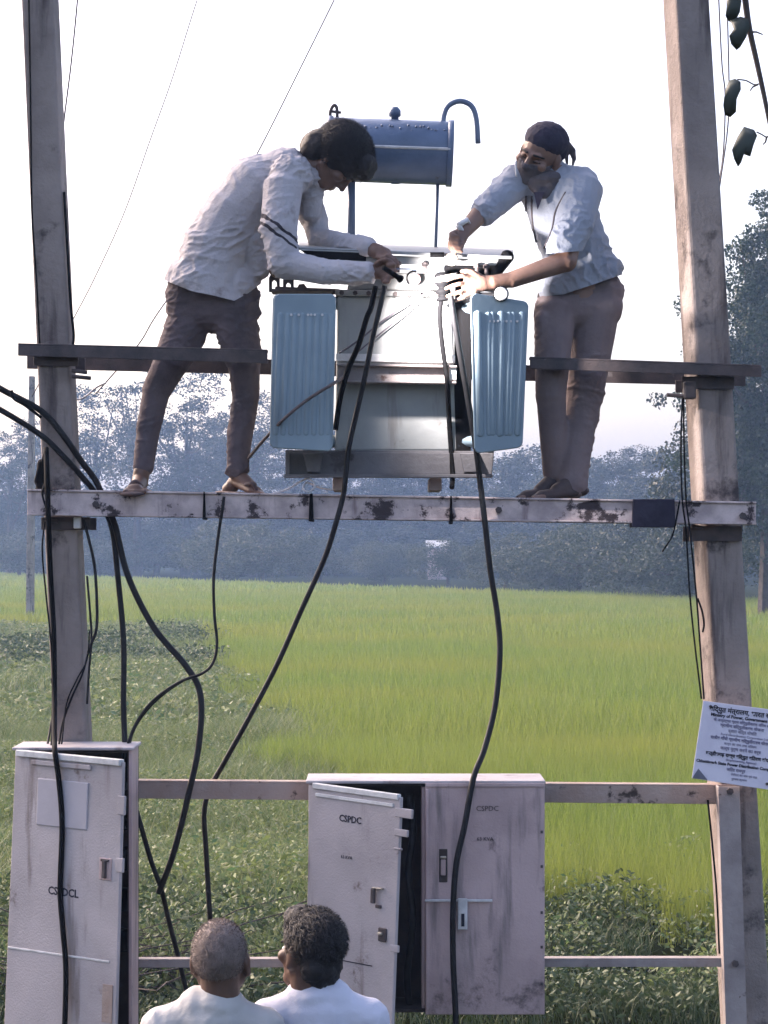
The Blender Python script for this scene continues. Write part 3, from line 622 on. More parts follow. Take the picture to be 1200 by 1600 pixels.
# ribbed low voltage bushing the standing man is gripping
b = B(); pts = []; rs = []
for i in range(15):
    f = i/14; pts.append(P(690+3*f, 426+44*f, 8.86)); rs.append(.030 if i % 4 in (1, 2) else .017)
b.tube(pts, rs, 16); bsh = b.build('bushing', M['black'], T, True)
b = B(); b.tube([P(684, 437, 8.83), P(714, 431, 8.80)], [.012, .014], 10); b.build('terminal', M['brass'], bsh, True)
b = B(); b.tube([P(672, 398, 8.82), P(694, 398, 8.82)], .010, 8); b.build('lid_clip', M['black'], lid, True)

# round pink plug with a dark hood on the turret's front
pk = P(648, 437, 8.93); b = B(); b.tube([pk, pk+Vector((0, -.05, -.004))], .022, 20); plug = b.build('plug', M['pink'], T, True)
b = B(); b.tube([pk+Vector((.004, -.05, -.004)), pk+Vector((.006, -.062, -.005))], .012, 16); b.build('plug_face', M['white'], plug, True)
b = B()
arc = [pk+Vector((math.cos(t)*.027-.003, 0, math.sin(t)*.027+.002)) for t in [math.radians(70+i*14) for i in range(12)]]
b.add([p for q in arc for p in (q, q+Vector((0, -.045, 0)), q+(q-pk)*.14+Vector((0, -.045, 0)), q+(q-pk)*.14)], [f for i in range(11) for f in ((4*i, 4*i+4, 4*i+5, 4*i+1), (4*i+1, 4*i+5, 4*i+6, 4*i+2), (4*i+2, 4*i+6, 4*i+7, 4*i+3), (4*i+3, 4*i+7, 4*i+4, 4*i))]+[(0, 1, 2, 3), (47, 46, 45, 44)]); b.build('plug_hood', M['black'], plug)
# small torch held in the bending man's fists, lit, pointing down at the tank
tp = P(626, 436, 8.60); td = (P(722, 500, 8.84)-tp).normalized()
to = thing('torch', 'small lit torch held in the bending man\'s fists, aimed at the tank', 'torch', tp)
b = B(); b.tube([tp-td*.10, tp-td*.012, tp-td*.006, tp+td*.002], [.009, .010, .014, .015], 16); b.build('barrel', M['black'], to, True)
b = B(); b.ell(tp+td*.003, (.012, .012, .004), td.to_track_quat('Z', 'Y').to_matrix()); b.build('lens', M['lens'], to, True)
ld = bpy.data.lights.new('torch_light', 'SPOT'); ld.energy = 36; ld.color = (.93, .97, 1); ld.spot_size = math.radians(124); ld.spot_blend = .9; ld.shadow_soft_size = .02
lo = bpy.data.objects.new('torch_light', ld); link(lo); lo.parent = to; lo.location = (td*.03); lo.rotation_euler = Vector(-td).to_track_quat('Z', 'Y').to_euler()
# spanner in the standing man's raised hand
sp = thing('spanner', 'pale spanner gripped over the edge of the transformer lid', 'spanner', P(708, 405, 8.80))
b = B(); b.cone(P(714, 372, 8.80), P(708, 400, 8.80), .012, .013, ((0, 1, 0), .5), 10); b.build('handle', M['brass'], sp, True)
b = B(); c0 = P(706, 405, 8.80); ring = [c0+Vector((math.cos(t)*.019, 0, math.sin(t)*.019)) for t in [i*2*math.pi/20 for i in range(21)]]; b.tube(ring, .008, 8); b.build('ring_end', M['brass'], sp, True)

# ------------------------------------------------------------------ cables and wires
cable('cable', 'thick black cable crossing the left pole, then dropping in a long looping curve', 'cable', px([(-60, 570, 8.80), (0, 607, 8.82), (64, 642, 8.90), (100, 682, 8.915), (128, 722, 8.96), (150, 752, 9.0), (166, 790, 9.02), (180, 822, 9.0), (200, 900, 8.97), (240, 980, 8.95), (290, 1040, 8.92), (313, 1085, 8.90), (311, 1160, 8.88), (296, 1235, 8.88), (272, 1330, 8.92), (248, 1395, 8.98)]), .0125, M['black_gloss'])
cable('cable', 'thick black cable crossing the left pole and hanging straight into the grey cabinet', 'cable', px([(-60, 610, 8.84), (0, 640, 8.86), (64, 680, 8.90), (98, 712, 8.915), (122, 738, 8.96), (145, 765, 9.02), (163, 795, 9.05), (176, 830, 9.03), (184, 900, 9.0), (193, 1000, 8.98), (193, 1100, 8.95), (195, 1160, 8.90), (195, 1200, 8.86)]), .0115, M['black_gloss'])
cable('cable', 'thin black line looped beside the upper cable left of the left pole', 'cable', px([(18, 610, 8.80), (22, 623, 8.80), (40, 634, 8.84), (64, 652, 8.9)]), .006, M['black'])
cable('cable', 'black cable sagging from the bending man\'s hands past the beam down to the rail', 'cable', px([(601, 447, 8.74), (594, 480, 8.74), (582, 530, 8.75), (570, 590, 8.78), (556, 650, 8.80), (545, 700, 8.80), (540, 745, 8.79), (536, 775, 8.80), (527, 810, 8.79), (508, 870, 8.82), (470, 955, 8.85), (432, 1040, 8.87), (390, 1120, 8.92), (350, 1192, 9.0), (328, 1232, 9.03), (319, 1270, 9.03), (322, 1330, 9.03), (326, 1400, 9.03), (332, 1500, 9.03), (338, 1640, 9.05), (345, 1800, 9.1), (350, 1925, 9.2)]), .0105, M['grey_cable'] if False else M['black_gloss'])
cable('cable', 'short black strap cable from the bending man\'s fist down the front of the tank', 'cable', px([(587, 447, 8.75), (580, 480, 8.75), (573, 497, 8.75), (560, 540, 8.77), (546, 572, 8.83), (537, 600, 8.84), (530, 630, 8.93), (524, 672, 8.94)]), .011, M['black'])
cable('cable', 'long black cable from the standing man\'s hand down across the right cabinet door', 'cable', px([(704, 462, 8.74), (709, 495, 8.73), (720, 560, 8.74), (734, 640, 8.76), (745, 710, 8.78), (751, 760, 8.80), (757, 810, 8.79), (766, 890, 8.80), (777, 960, 8.80), (781, 1020, 8.78), (774, 1100, 8.73), (757, 1170, 8.66), (740, 1215, 8.60), (726, 1290, 8.575), (713, 1350, 8.57), (708, 1420, 8.57), (708, 1500, 8.575), (712, 1590, 8.58), (712, 1680, 8.6)]), .0115, M['black_gloss'])
cable('cable', 'black cable dropping from the ribbed bushing down the right side of the tank', 'cable', px([(690, 468, 8.86), (687, 490, 8.85), (690, 530, 8.85), (696, 575, 8.845), (699, 600, 8.85), (702, 660, 8.93), (707, 738, 8.925), (706, 762, 8.86)]), .010, M['black'])
cable('cord', 'thin dark cord slanting across the left radiator towards the bending man\'s foot', 'cord', px([(536, 590, 8.845), (520, 600, 8.63), (480, 625, 8.63), (440, 658, 8.64), (410, 690, 8.8), (388, 716, 8.95)]), .0065, M['steel_dark'])
cable('wire', 'black wire strung slantwise from the bushing to the left end of the stiffener', 'wire', px([(688, 430, 8.84), (660, 452, 8.86), (635, 475, 8.90), (600, 500, 8.92), (560, 532, 8.91), (530, 552, 8.9)]), .0038, M['wire'])
cable('wire', 'lower of the two wires strung slantwise across the bright tank face', 'wire', px([(690, 438, 8.84), (655, 466, 8.88), (632, 490, 8.91), (590, 525, 8.92), (552, 556, 8.9)]), .0035, M['wire'])
cable('string', 'thin blue string stretched between the two men\'s hands', 'string', px([(617, 420, 8.76), (650, 421, 8.77), (688, 424, 8.80)]), .003, M['drum'])
cable('cable', 'thin black cable hanging from the platform beam and curling back to the grey cabinet', 'cable', px([(350, 776, 8.83), (347, 800, 8.825), (342, 830, 8.84), (334, 900, 8.86), (335, 960, 8.86), (339, 1005, 8.86), (333, 1035, 8.86), (316, 1052, 8.86), (280, 1066, 8.86), (240, 1094, 8.86), (213, 1130, 8.85), (198, 1170, 8.84), (196, 1200, 8.84)]), .006, M['black_gloss'])
cable('cable', 'thin cable curving up from the grey cabinet to the long looping cable', 'cable', px([(300, 1056, 8.87), (262, 1080, 8.87), (228, 1112, 8.87), (206, 1150, 8.87), (200, 1200, 8.86)]), .004, M['black_gloss'])
cable('cable', 'black cable running down the left edge of the left pole over the open cabinet door', 'cable', px([(72, 700, 8.91), (74, 760, 8.82), (76, 820, 8.82), (79, 900, 8.90), (84, 990, 8.90), (85, 1080, 8.88), (85, 1150, 8.66), (86, 1176, 8.525), (92, 1220, 8.515), (97, 1290, 8.505), (94, 1390, 8.505), (98, 1450, 8.49), (103, 1520, 8.475), (100, 1640, 8.47)]), .0105, M['black'])
cable('cable', 'looped black cable hanging beside the right edge of the left pole', 'cable', px([(131, 812, 8.93), (138, 840, 8.92), (147, 880, 8.92), (151, 930, 8.92), (151, 980, 8.92), (143, 1005, 8.92), (138, 1020, 8.93)]), .006, M['black_gloss'])
cable('cable', 'short cable hugging the right face of the left pole', 'cable', px([(136, 900, 8.925), (141, 960, 8.925), (143, 1000, 8.925), (139, 1050, 8.925), (136, 1100, 8.925)]), .0045, M['black_gloss'])
cable('cable', 'thin black cable down the left face of the left pole into the cabinet', 'cable', px([(80, 1060, 8.925), (88, 1100, 8.92), (80, 1130, 8.9), (74, 1165, 8.82)]), .0045, M['black_gloss'])
cable('cable', 'black cable slanting from the grey cabinet\'s side down to meet the looping cable', 'cable', px([(208, 1250, 8.92), (220, 1290, 8.92), (236, 1345, 8.95), (252, 1390, 8.98), (264, 1440, 9.05), (282, 1510, 9.08), (300, 1600, 9.1), (312, 1760, 9.15), (316, 1925, 9.2)]), .010, M['black_gloss'])
cable('wire', 'thin black wire hanging from the right clamp, left of its twin', 'wire', px([(1066, 622, 8.90), (1064, 700, 8.88), (1066, 780, 8.81), (1072, 830, 8.82), (1078, 930, 8.86), (1086, 1010, 8.86), (1096, 1092, 8.80)]), .0035, M['black'])
cable('wire', 'thin black wire hanging from the right clamp, the one nearer the pole', 'wire', px([(1068, 622, 8.90), (1069, 700, 8.88), (1072, 780, 8.81), (1078, 830, 8.82), (1088, 930, 8.86), (1094, 1010, 8.86), (1100, 1092, 8.80)]), .0035, M['black'])
cable('wire', 'short curved black wire on the pale edge of the right pole', 'wire', px([(1090, 935, 8.9), (1097, 955, 8.9), (1100, 975, 8.9), (1098, 988, 8.9)]), .004, M['black'])
cable('wire', 'frayed black wire trailing left below the right end of the platform beam', 'wire', px([(1062, 782, 8.82), (1056, 815, 8.82), (1050, 838, 8.84), (1035, 862, 8.86)]), .0035, M['black'])
cable('wire', 'black wire slanting from the rail down past the angle iron post', 'wire', px([(1106, 1250, 8.92), (1114, 1330, 8.93), (1120, 1400, 8.94), (1124, 1490, 8.94)]), .004, M['black'])
cable('wire', 'pale coil of wire on the platform beam by the transformer\'s left foot', 'wire', px([(425, 772, 8.87), (450, 764, 8.9), (470, 752, 8.92), (482, 748, 8.9), (492, 758, 8.88), (484, 768, 8.87), (474, 764, 8.88), (480, 754, 8.92), (500, 762, 8.94), (520, 766, 8.95)]), .004, M['white_wire'], k=6)
GO = 'overhead lines crossing the white sky'
for lb, pts, r in (
    ('faint overhead wire slanting across the sky left of the bending man', [(340, -90, 11), (308, 0, 11), (270, 120, 11), (236, 215, 11), (195, 330, 11), (150, 430, 11), (118, 492, 11), (50, 620, 11)], .0028),
    ('overhead wire slanting down behind the bending man\'s back', [(560, -80, 11), (522, 0, 11), (470, 105, 11), (404, 236, 11), (330, 370, 11), (246, 490, 11), (215, 540, 11), (150, 615, 11)], .0034),
    ('thin wire along the right of the left pole\'s top', [(126, -70, 9.3), (121, 0, 9.3), (111, 100, 9.3), (97, 215, 9.3), (92, 300, 9.3)], .0035),
    ('thin wire hanging straight right of the right pole, the one nearer it', [(1120, -60, 9.2), (1123, 0, 9.2), (1128, 100, 9.2), (1133, 150, 9.2), (1130, 240, 9.2), (1120, 300, 9.15), (1113, 330, 9.1)], .003),
    ('thin wire hanging right of the right pole, the one nearer the leaves', [(1135, -60, 9.2), (1136, 0, 9.2), (1139, 130, 9.2), (1137, 200, 9.2), (1126, 280, 9.15), (1116, 350, 9.1)], .003)):
    cable('overhead_wire', lb, 'wire', px(pts), r, M['wire'], GO)
cable('cable', 'black wire running down the left edge of the left pole above the crossbeam', 'cable', px([(44, -60, 8.92), (47, 120, 8.92), (48, 200, 8.92), (50, 330, 8.92), (57, 440, 8.92), (62, 540, 8.92)]), .004, M['black'])
cable('cable', 'black wire running down the right edge of the left pole to the crossbeam', 'cable', px([(100, 300, 8.95), (106, 400, 8.95), (110, 470, 8.95), (115, 520, 8.95), (114, 540, 8.95)]), .0055, M['black'])
for lb, pts, r in (
    ('thin wire bowing out left of the left pole below the beam', [(70, 815, 8.9), (66, 860, 8.88), (72, 930, 8.88), (80, 1010, 8.9), (82, 1090, 8.9), (80, 1165, 8.75)], .0035),
    ('thin wire crossing the left pole slantwise low down', [(138, 1020, 8.93), (128, 1055, 8.915), (112, 1090, 8.915), (98, 1130, 8.90), (92, 1165, 8.80)], .004),
    ('second thin wire crossing the left pole slantwise low down', [(140, 985, 8.93), (136, 1030, 8.92), (120, 1062, 8.915), (104, 1100, 8.915), (96, 1165, 8.80)], .003),
    ('thin wire along the left pole between the crossbeam and the platform', [(70, 705, 8.92), (66, 725, 8.91), (72, 748, 8.90), (66, 770, 8.82), (74, 800, 8.82)], .004)):
    cable('wire', lb, 'wire', px(pts), r, M['black'])
cable('overhead_wire', 'white curved wire behind the left pole under the crossbeam', 'wire', px([(110, 625, 9.6), (130, 622, 9.6), (150, 606, 9.6), (166, 598, 9.6)]), .004, M['white_wire'])

# ------------------------------------------------------------------ distribution cabinets
def quad_plate(b, tl, tr, br, bl, th):     # plate from four corners, thickness along its normal (away from the camera)
    tl, tr, br, bl = map(Vector, (tl, tr, br, bl)); n = (tr-tl).cross(bl-tl).normalized()
    if n.y < 0: n = -n
    q = n*th; return b.hexa([bl, br, br+q, bl+q, tl, tr, tr+q, tl+q])
def shell(name, label, x0, x1, zt, zb, yf, yb, m, tilt=0):
    """open fronted sheet steel cabinet"""
    t = thing(name, label, 'cabinet', ((x0+x1)/2, (yf+yb)/2, zb)); s = .012; b = B()
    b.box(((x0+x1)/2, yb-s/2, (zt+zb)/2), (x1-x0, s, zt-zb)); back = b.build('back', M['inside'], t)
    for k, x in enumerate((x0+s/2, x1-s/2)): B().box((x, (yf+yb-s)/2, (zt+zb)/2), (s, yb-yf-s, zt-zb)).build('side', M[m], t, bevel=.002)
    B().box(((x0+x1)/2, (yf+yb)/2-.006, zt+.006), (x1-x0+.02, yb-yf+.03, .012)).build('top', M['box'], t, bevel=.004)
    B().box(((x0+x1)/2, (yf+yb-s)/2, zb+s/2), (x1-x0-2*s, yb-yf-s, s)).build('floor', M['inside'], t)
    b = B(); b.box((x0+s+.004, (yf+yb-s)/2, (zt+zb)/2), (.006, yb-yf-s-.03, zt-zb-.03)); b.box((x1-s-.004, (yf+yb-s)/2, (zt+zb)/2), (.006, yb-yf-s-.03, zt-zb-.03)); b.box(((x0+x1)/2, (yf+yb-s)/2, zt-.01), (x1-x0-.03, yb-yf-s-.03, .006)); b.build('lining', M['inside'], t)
    return t
def door(t, tl, tr, br, bl, m, th=.016):
    tl, tr, br, bl = map(Vector, (tl, tr, br, bl)); o = quad_plate(B(), tl, tr, br, bl, th).build('door', M[m], t, bevel=.003)
    r = (tr-tl).normalized(); u = (tl-bl).normalized(); n = r.cross(u).normalized()
    if n.y > 0: n = -n
    def at(fx, fz, out=0): return tl.lerp(tr, fx).lerp(bl.lerp(br, fx), fz)+n*out
    return o, at, r, u, n
def patch(o, at, fx0, fx1, fz0, fz1, out, th, name, m, bevel=.003):
    n = (at(0, 0, 1)-at(0, 0, 0)); bb = B(); q = [at(fx0, fz1, out), at(fx1, fz1, out), at(fx1, fz1, out-th), at(fx0, fz1, out-th), at(fx0, fz0, out), at(fx1, fz0, out), at(fx1, fz0, out-th), at(fx0, fz0, out-th)]
    return bb.hexa(q).build(name, M[m], o, bevel=bevel)
# left cabinet
Y0 = 8.68; zt = P(0, 1172, Y0).z; zb = P(0, 1655, Y0).z
cab = shell('switch_cabinet', 'pale grey cabinet on the left pole with its door ajar', P(24, 0, Y0).x, P(206, 0, Y0).x, zt, zb, Y0, 8.92, 'box_dirty')
d, at, r, u, n = door(cab, P(24, 1175, 8.66), P(192, 1191, 8.36), P(178, 1690, 8.36), P(4, 1660, 8.66), 'box')
patch(d, at, .02, .985, -.008, .012, .012, .03, 'rain_lip', 'white'); patch(d, at, .17, .72, .018, .034, .01, .012, 'rain_lip', 'box')
patch(d, at, .23, .70, .075, .225, .006, .008, 'label_plate', 'label', .006); patch(d, at, 0.01, .93, .625, .632, .004, .006, 'crease', 'white', .002)
for f0, f1 in ((.105, .165), (.30, .345)): patch(d, at, .965, 1.03, f0, f1, .004, .012, 'hinge_tab', 'box')
hb = patch(d, at, .82, .93, .305, .375, .004, .006, 'latch', 'box_dirty'); patch(hb, at, .86, .89, .312, .368, .016, .014, 'latch_bar', 'steel_dark'); patch(hb, at, .84, .91, .308, .316, .012, .01, 'latch_bar', 'steel_dark')
patch(d, at, .88, .97, .70, .82, .003, .004, 'rust_scar', 'rust', .001)
text('CSPDCL', M['ink'], d, at(.50, .430, .002), r, u, .042, bold=.0012)
for k in range(5): B().box((P(182, 0, Y0).x, 8.83, zt-.12-k*.16), (.06, .05, .09)).build('fuse_unit', M['black'], cab, bevel=.006)
# middle cabinet with two doors
Y1 = 8.66; zt = P(0, 1224, Y1).z; zb = P(0, 1582, Y1).z
x0, x1, xm = P(482, 0, Y1).x, P(848, 0, Y1).x, P(662, 0, Y1).x
cab2 = shell('distribution_cabinet', 'wide grey two door cabinet on the rail, its left door swung open', x0, x1, zt, zb, Y1, 8.915, 'box')
B().box((xm, (Y1+8.915)/2, (zt+zb)/2), (.014, 8.9-Y1, zt-zb-.03)).build('divider', M['box_dirty'], cab2)
d, at, r, u, n = door(cab2, (x0+.003, Y1-.02, zt-.004), P(626, 1246, 8.34), P(612, 1612, 8.36), (x0-.012, Y1-.02, zb), 'box')
patch(d, at, .05, .98, -.012, .012, .008, .022, 'rain_lip', 'white'); patch(d, at, .08, .93, .03, .045, .006, .008, 'rain_lip', 'white', .002)
text('CSPDC', M['ink'], d, at(.47, .125, .002), r, u, .036, bold=.0006)
text('63 KVA', M['ink'], d, at(.44, .29, .002), r, u, .018)
for f0, f1, ww in ((.045, .085, 1.13), (.135, .165, 1.09), (.215, .225, 1.03), (.63, .66, 1.04)): patch(d, at, .95, ww, f0, f1, .004, .012, 'hinge_tab', 'box')
h = patch(d, at, .76, .86, .395, .40, .02, .02, 'handle', 'brass', .002); patch(h, at, .75, .79, .40, .465, .022, .014, 'grip', 'steel_dark', .004); patch(h, at, .78, .84, .47, .485, .008, .01, 'keyhole', 'steel_dark', .003)
h = patch(d, at, .82, .91, .565, .625, .008, .01, 'lock', 'steel_dark', .006); patch(h, at, .83, .875, .583, .597, .016, .01, 'knob', 'brass', .004)
patch(d, at, .42, .76, .735, .739, .002, .003, 'scratch', 'ink', 0)
d, at, r, u, n = door(cab2, (xm+.006, Y1-.022, zt-.002), (x1+.006, Y1-.022, zt-.002), (x1+.006, Y1-.022, zb-.004), (xm+.006, Y1-.022, zb-.004), 'box_dirty')
patch(d, at, .005, .03, .02, .98, .008, .01, 'door_edge', 'box_dirty', .002); patch(d, at, 0, 1.0, -.006, .010, .006, .012, 'rain_lip', 'box_dirty', .002)
h = patch(d, at, .115, .185, .28, .425, .003, .005, 'handle_recess', 'inside', .008); patch(h, at, .125, .175, .31, .32, .012, .01, 'handle', 'brass', .003); patch(h, at, .13, .17, .325, .395, .006, .006, 'handle', 'box_dirty', .004)
bar = patch(d, at, -.005, .56, .496, .506, .024, .014, 'lock_bar', 'white', .002)
hs = patch(d, at, .27, .35, .49, .625, .034, .012, 'hasp', 'white', .003); patch(hs, at, .298, .325, .555, .61, .036, .004, 'slot', 'ink', 0)
text('63 KVA', M['ink'], d, at(.50, .237, .002), r, u, .02)
text('CSPDC', M['steel_dark'], d, at(.52, .105, .002), r, u, .028)
for f in (.2, .35, .55, .7, .86): patch(d, at, .965, .985, f, f+.012, .004, .005, 'rivet', 'steel_dark', .001)
fs = B()
for k, z in enumerate((1290, 1380, 1470, 1555)):
    fp_ = P(560, z, 8.8); c = fp_; ob = B().box(c, (.14, .09, .10)).build('fuse_unit', M['black'], cab2, bevel=.008); B().box(c+Vector((0, -.05, 0)), (.05, .012, .06)).build('fuse_grip', M['white'], ob, bevel=.004)
b = B(); b.tube(spline(px([(640, 1240, 8.76), (646, 1300, 8.74), (638, 1360, 8.72), (645, 1440, 8.72), (636, 1520, 8.74), (640, 1575, 8.76)]), 5), .014, 8); b.build('busbar_cable', M['black_gloss'], cab2, True)

# ------------------------------------------------------------------ sign
YS = 8.80
sg = thing('sign_board', 'pale lilac notice board with lines of print tied on the right pole', 'sign', P(1150, 1228, YS))
tl, tr, br, bl = P(1099, 1095, YS), P(1222, 1111, YS), P(1214, 1236, YS), P(1081, 1216, YS)
o = quad_plate(B(), tl, tr, br, bl, .004).build('board', M['sign'], sg, bevel=.001)
r = (tr-tl).normalized(); u = (tl-bl).normalized()
b = B(); q = [bl+Vector((.001, -.003, .001)), bl+r*.062+Vector((0, -.003, .001)), bl+u*.042+r*.018+Vector((0, -.012, 0))]; b.add(q+[v+Vector((0, .0015, 0)) for v in q], [(0, 1, 2), (5, 4, 3), (0, 3, 4, 1), (1, 4, 5, 2), (2, 5, 3, 0)]); b.build('bent_corner', M['signback'], sg)
W = (tr-tl).length; Hh = (tl-bl).length
def sline(s, fx, fz, size, bold=0): text(s, M['ink' if bold >= .0006 else 'ink_faded'], sg, tl.lerp(tr, fx).lerp(bl.lerp(br, fx), fz)+Vector((0, -.0015, 0)), r, u, size, bold=bold)
sline('विद्युत मंत्रालय, भारत सरकार', .55, .085, .026, .0007)
sline('Ministry of Power, Government of India', .56, .155, .0172, .0006)
sline('के अन्तर्गत ग्राम विद्युतीकरण निगम लिमिटेड', .56, .215, .0150, .0003)
sline('ग्रामीण विद्युतीकरण योजना', .52, .275, .0165, .0003)
sline('द्वारा वित्त पोषित', .53, .335, .0165, .0001)
sline('Rural Electrification Corporation Ltd', .56, .385, .0125)
sline('राजीव गाँधी ग्रामीण विद्युतीकरण योजना', .52, .44, .0160, .0004)
sline('कार्य का नाम तथा विवरण', .52, .50, .0135)
sline('कार्य पूर्ण करने का वर्ष', .53, .56, .0175, .0002)
sline('छत्तीसगढ़ राज्य विद्युत वितरण कंपनी', .52, .645, .0185, .0007)
sline('(Implementing Agency)', .55, .70, .0130, .0001)
sline('Chhattisgarh State Power Distribution Company Ltd', .53, .755, .0158, .0006)
sline('जिला रायपुर', .50, .82, .0165, .0003)
sline('ठेकेदार का नाम एवं पता', .60, .875, .0120)
sline('दूरभाष क्रमांक', .55, .93, .0110)
for fx, fz in ((.10, .06), (.88, .93)): B().disc(tl.lerp(tr, fx).lerp(bl.lerp(br, fx), fz), (0, 1, 0), .006, .012, 10).build('bolt', M['steel_dark'], sg)

# ------------------------------------------------------------------ leafy branch hanging in at the top right
YL = 7.9
br_ = thing('leafy_branch', 'dark hanging branch with broad limp leaves at the top right', 'branch', P(1165, -10, YL))
b = B(); b.tube(spline(px([(1135, -260), (1150, -110), (1162, -20), (1170, 40), (1182, 95), (1194, 150), (1204, 200), (1216, 250)], YL), 5), [.014-.00022*i for i in range(36)], 8); b.build('stem', M['bark'], br_, True)
def bigleaf(ol, stalk, bend=.05, dy=0):
    """a broad limp leaf: outline in pixels, bowed in depth, with its own stalk"""
    o = [P(x, y, YL+dy) for x, y in ol]; c = sum(o, Vector())/len(o); n = len(o); vs = []; fs = []
    rings = [(0, 1), (.5, .5)]
    for k, s in ((0, 1.0), (1, .55)):
        for i, p in enumerate(o):
            q = c+(p-c)*s; q.y += (bend*math.sin(i*2*math.pi/n*2+1)*.5 if k == 0 else -bend*.35); vs.append(q)
    vs.append(c+Vector((0, -bend*.5, 0)))
    for i in range(n): j = (i+1) % n; fs += [(i, j, n+j, n+i), (n+i, n+j, 2*n)]
    lf = B().add(vs, fs).build('leaf', M['bigleaf'], br_, True); sm = lf.modifiers.new('t', 'SOLIDIFY'); sm.thickness = .0015
    B().tube(spline(px(stalk, YL+dy), 5), .0025, 6).build('stalk', M['bark'], lf, True)
bigleaf([(1136, -14), (1152, -20), (1157, 4), (1155, 20), (1148, 36), (1138, 30), (1132, 27), (1135, 8)], [(1150, -14), (1158, -18), (1163, -14)])
bigleaf([(1142, 30), (1158, 24), (1168, 30), (1170, 44), (1166, 58), (1158, 72), (1152, 77), (1142, 70), (1138, 58), (1146, 46)], [(1164, 32), (1168, 34), (1171, 40)], .04, -.03)
bigleaf([(1140, 124), (1150, 121), (1157, 128), (1156, 142), (1150, 156), (1151, 174), (1143, 181), (1133, 179), (1129, 166), (1130, 154), (1134, 138)], [(1152, 124), (1166, 126), (1178, 132), (1187, 131)], .05, .02)
bigleaf([(1164, 196), (1180, 201), (1183, 212), (1176, 228), (1171, 246), (1162, 240), (1160, 252), (1154, 260), (1146, 250), (1142, 236), (1152, 214)], [(1182, 206), (1190, 210), (1198, 214), (1205, 208)], .05, -.02)
for pts in ([(1172, 50), (1182, 50), (1192, 54)], [(1184, 132), (1176, 136), (1172, 142)], [(1198, 214), (1196, 222), (1192, 226)]):
    b = B(); b.tube(px(pts, YL), [.004, .003, .002], 6); b.build('twig', M['bark'], br_, True)

# ------------------------------------------------------------------ people
def frame(face, up):
    f = Vector(face).normalized(); u = Vector(up); u = (u-f*u.dot(f)).normalized(); r = f.cross(u)
    return Matrix((r, f, u)).transposed()         # columns: right hand side of the head, face direction, crown
def head(b, c, R, s=1.0):
    """skull, jaw, nose, lips, brows and ears added to the body's shapes"""
    c = Vector(c); q = lambda x, y, z: c+R@Vector((x*s, y*s, z*s)); f = Vector((R[0][1], R[1][1], R[2][1]))
    b.ell(q(0, -.012, .028), (.074*s, .094*s, .088*s), R); b.ell(q(0, .028, -.028), (.060*s, .062*s, .072*s), R)
    b.cone(q(-.022, .05, -.085), q(.022, .05, -.085), .024*s, .024*s); b.cone(q(-.045, .0, -.05), q(-.02, .06, -.082), .026*s, .022*s); b.cone(q(.045, .0, -.05), q(.02, .06, -.082), .026*s, .022*s)
    b.cone(q(0, .086, .012), q(0, .106, -.026), .009*s, .013*s); b.ell(q(-.013, .094, -.03), (.010*s,)*3); b.ell(q(.013, .094, -.03), (.010*s,)*3)
    b.cone(q(-.034, .079, .022), q(-.008, .087, .018), .010*s, .009*s); b.cone(q(.034, .079, .022), q(.008, .087, .018), .010*s, .009*s)
    b.cone(q(-.02, .085, -.056), q(.02, .085, -.056), .008*s, .008*s); b.cone(q(-.017, .083, -.067), q(.017, .083, -.067), .009*s, .009*s)
    b.ell(q(-.042, .062, -.018), (.026*s, .024*s, .022*s), R); b.ell(q(.042, .062, -.018), (.026*s, .024*s, .022*s), R)
    for sx in (-1, 1): b.ell(q(sx*.078, -.012, -.004), (.010*s, .021*s, .034*s), R); b.ell(q(sx*.080, -.004, -.030), (.009*s, .012*s, .014*s), R)
    return q
def face_bits(o, q, R, s=1, closed=False, brow='hair'):
    for sx in (-1, 1):
        b = B(); b.ell(q(sx*.031, .076, .000), (.0135*s, .011*s, .009*s), R, 12, 8); e = b.build('eye', M['skin' if closed else 'white'], o, True)
        b = B(); b.cone(q(sx*.045, .079, -.002), q(sx*.018, .088, -.003), .0022*s, .0022*s) if closed else b.ell(q(sx*.031, .086, .0), (.005*s, .003*s, .005*s), R, 8, 6); b.build('lash' if closed else 'iris', M['hair'], e, True)
        b = B(); b.cone(q(sx*.052, .074, .022), q(sx*.016, .094, .024), .0035*s, .005*s); b.build('eyebrow', M[brow], o, True)
def folds(axis_s, amp, amp2=0.0):
    """cloth folds: noise stretched along the given scales"""
    def f(p):
        w = noise.noise(p*4)*.6
        q = Vector(((p.x+.35*p.z)*axis_s[0]+w, p.y*axis_s[1], (p.z-.25*p.x)*axis_s[2]+w)); n = noise.noise(q); m = noise.noise(q*2.1+Vector((3, 1, 7))); k = noise.noise(q*4+Vector((9, 4, 2)))
        g = max(0, noise.noise(p*5+Vector((7, 7, 7)))+.30)
        ridge = max(0, 1-5*abs(n))**1.4; ridge2 = max(0, 1-4*abs(m))**1.4      # narrow creases with calmer cloth between them
        return amp*(ridge*1.0*g+ridge2*.6*g+.22*k*g-.15)+amp2*noise.noise(p*4.5)*1.2
    return f
def finger(b, base, tip, bend, r0=.0095, r1=.0075):
    base, tip, bend = Vector(base), Vector(tip), Vector(bend); m1 = base.lerp(tip, .38)+bend; m2 = base.lerp(tip, .72)+bend*.9
    b.chain([base, m1, m2, tip], [r0, r0*.95, r0*.88, r1])
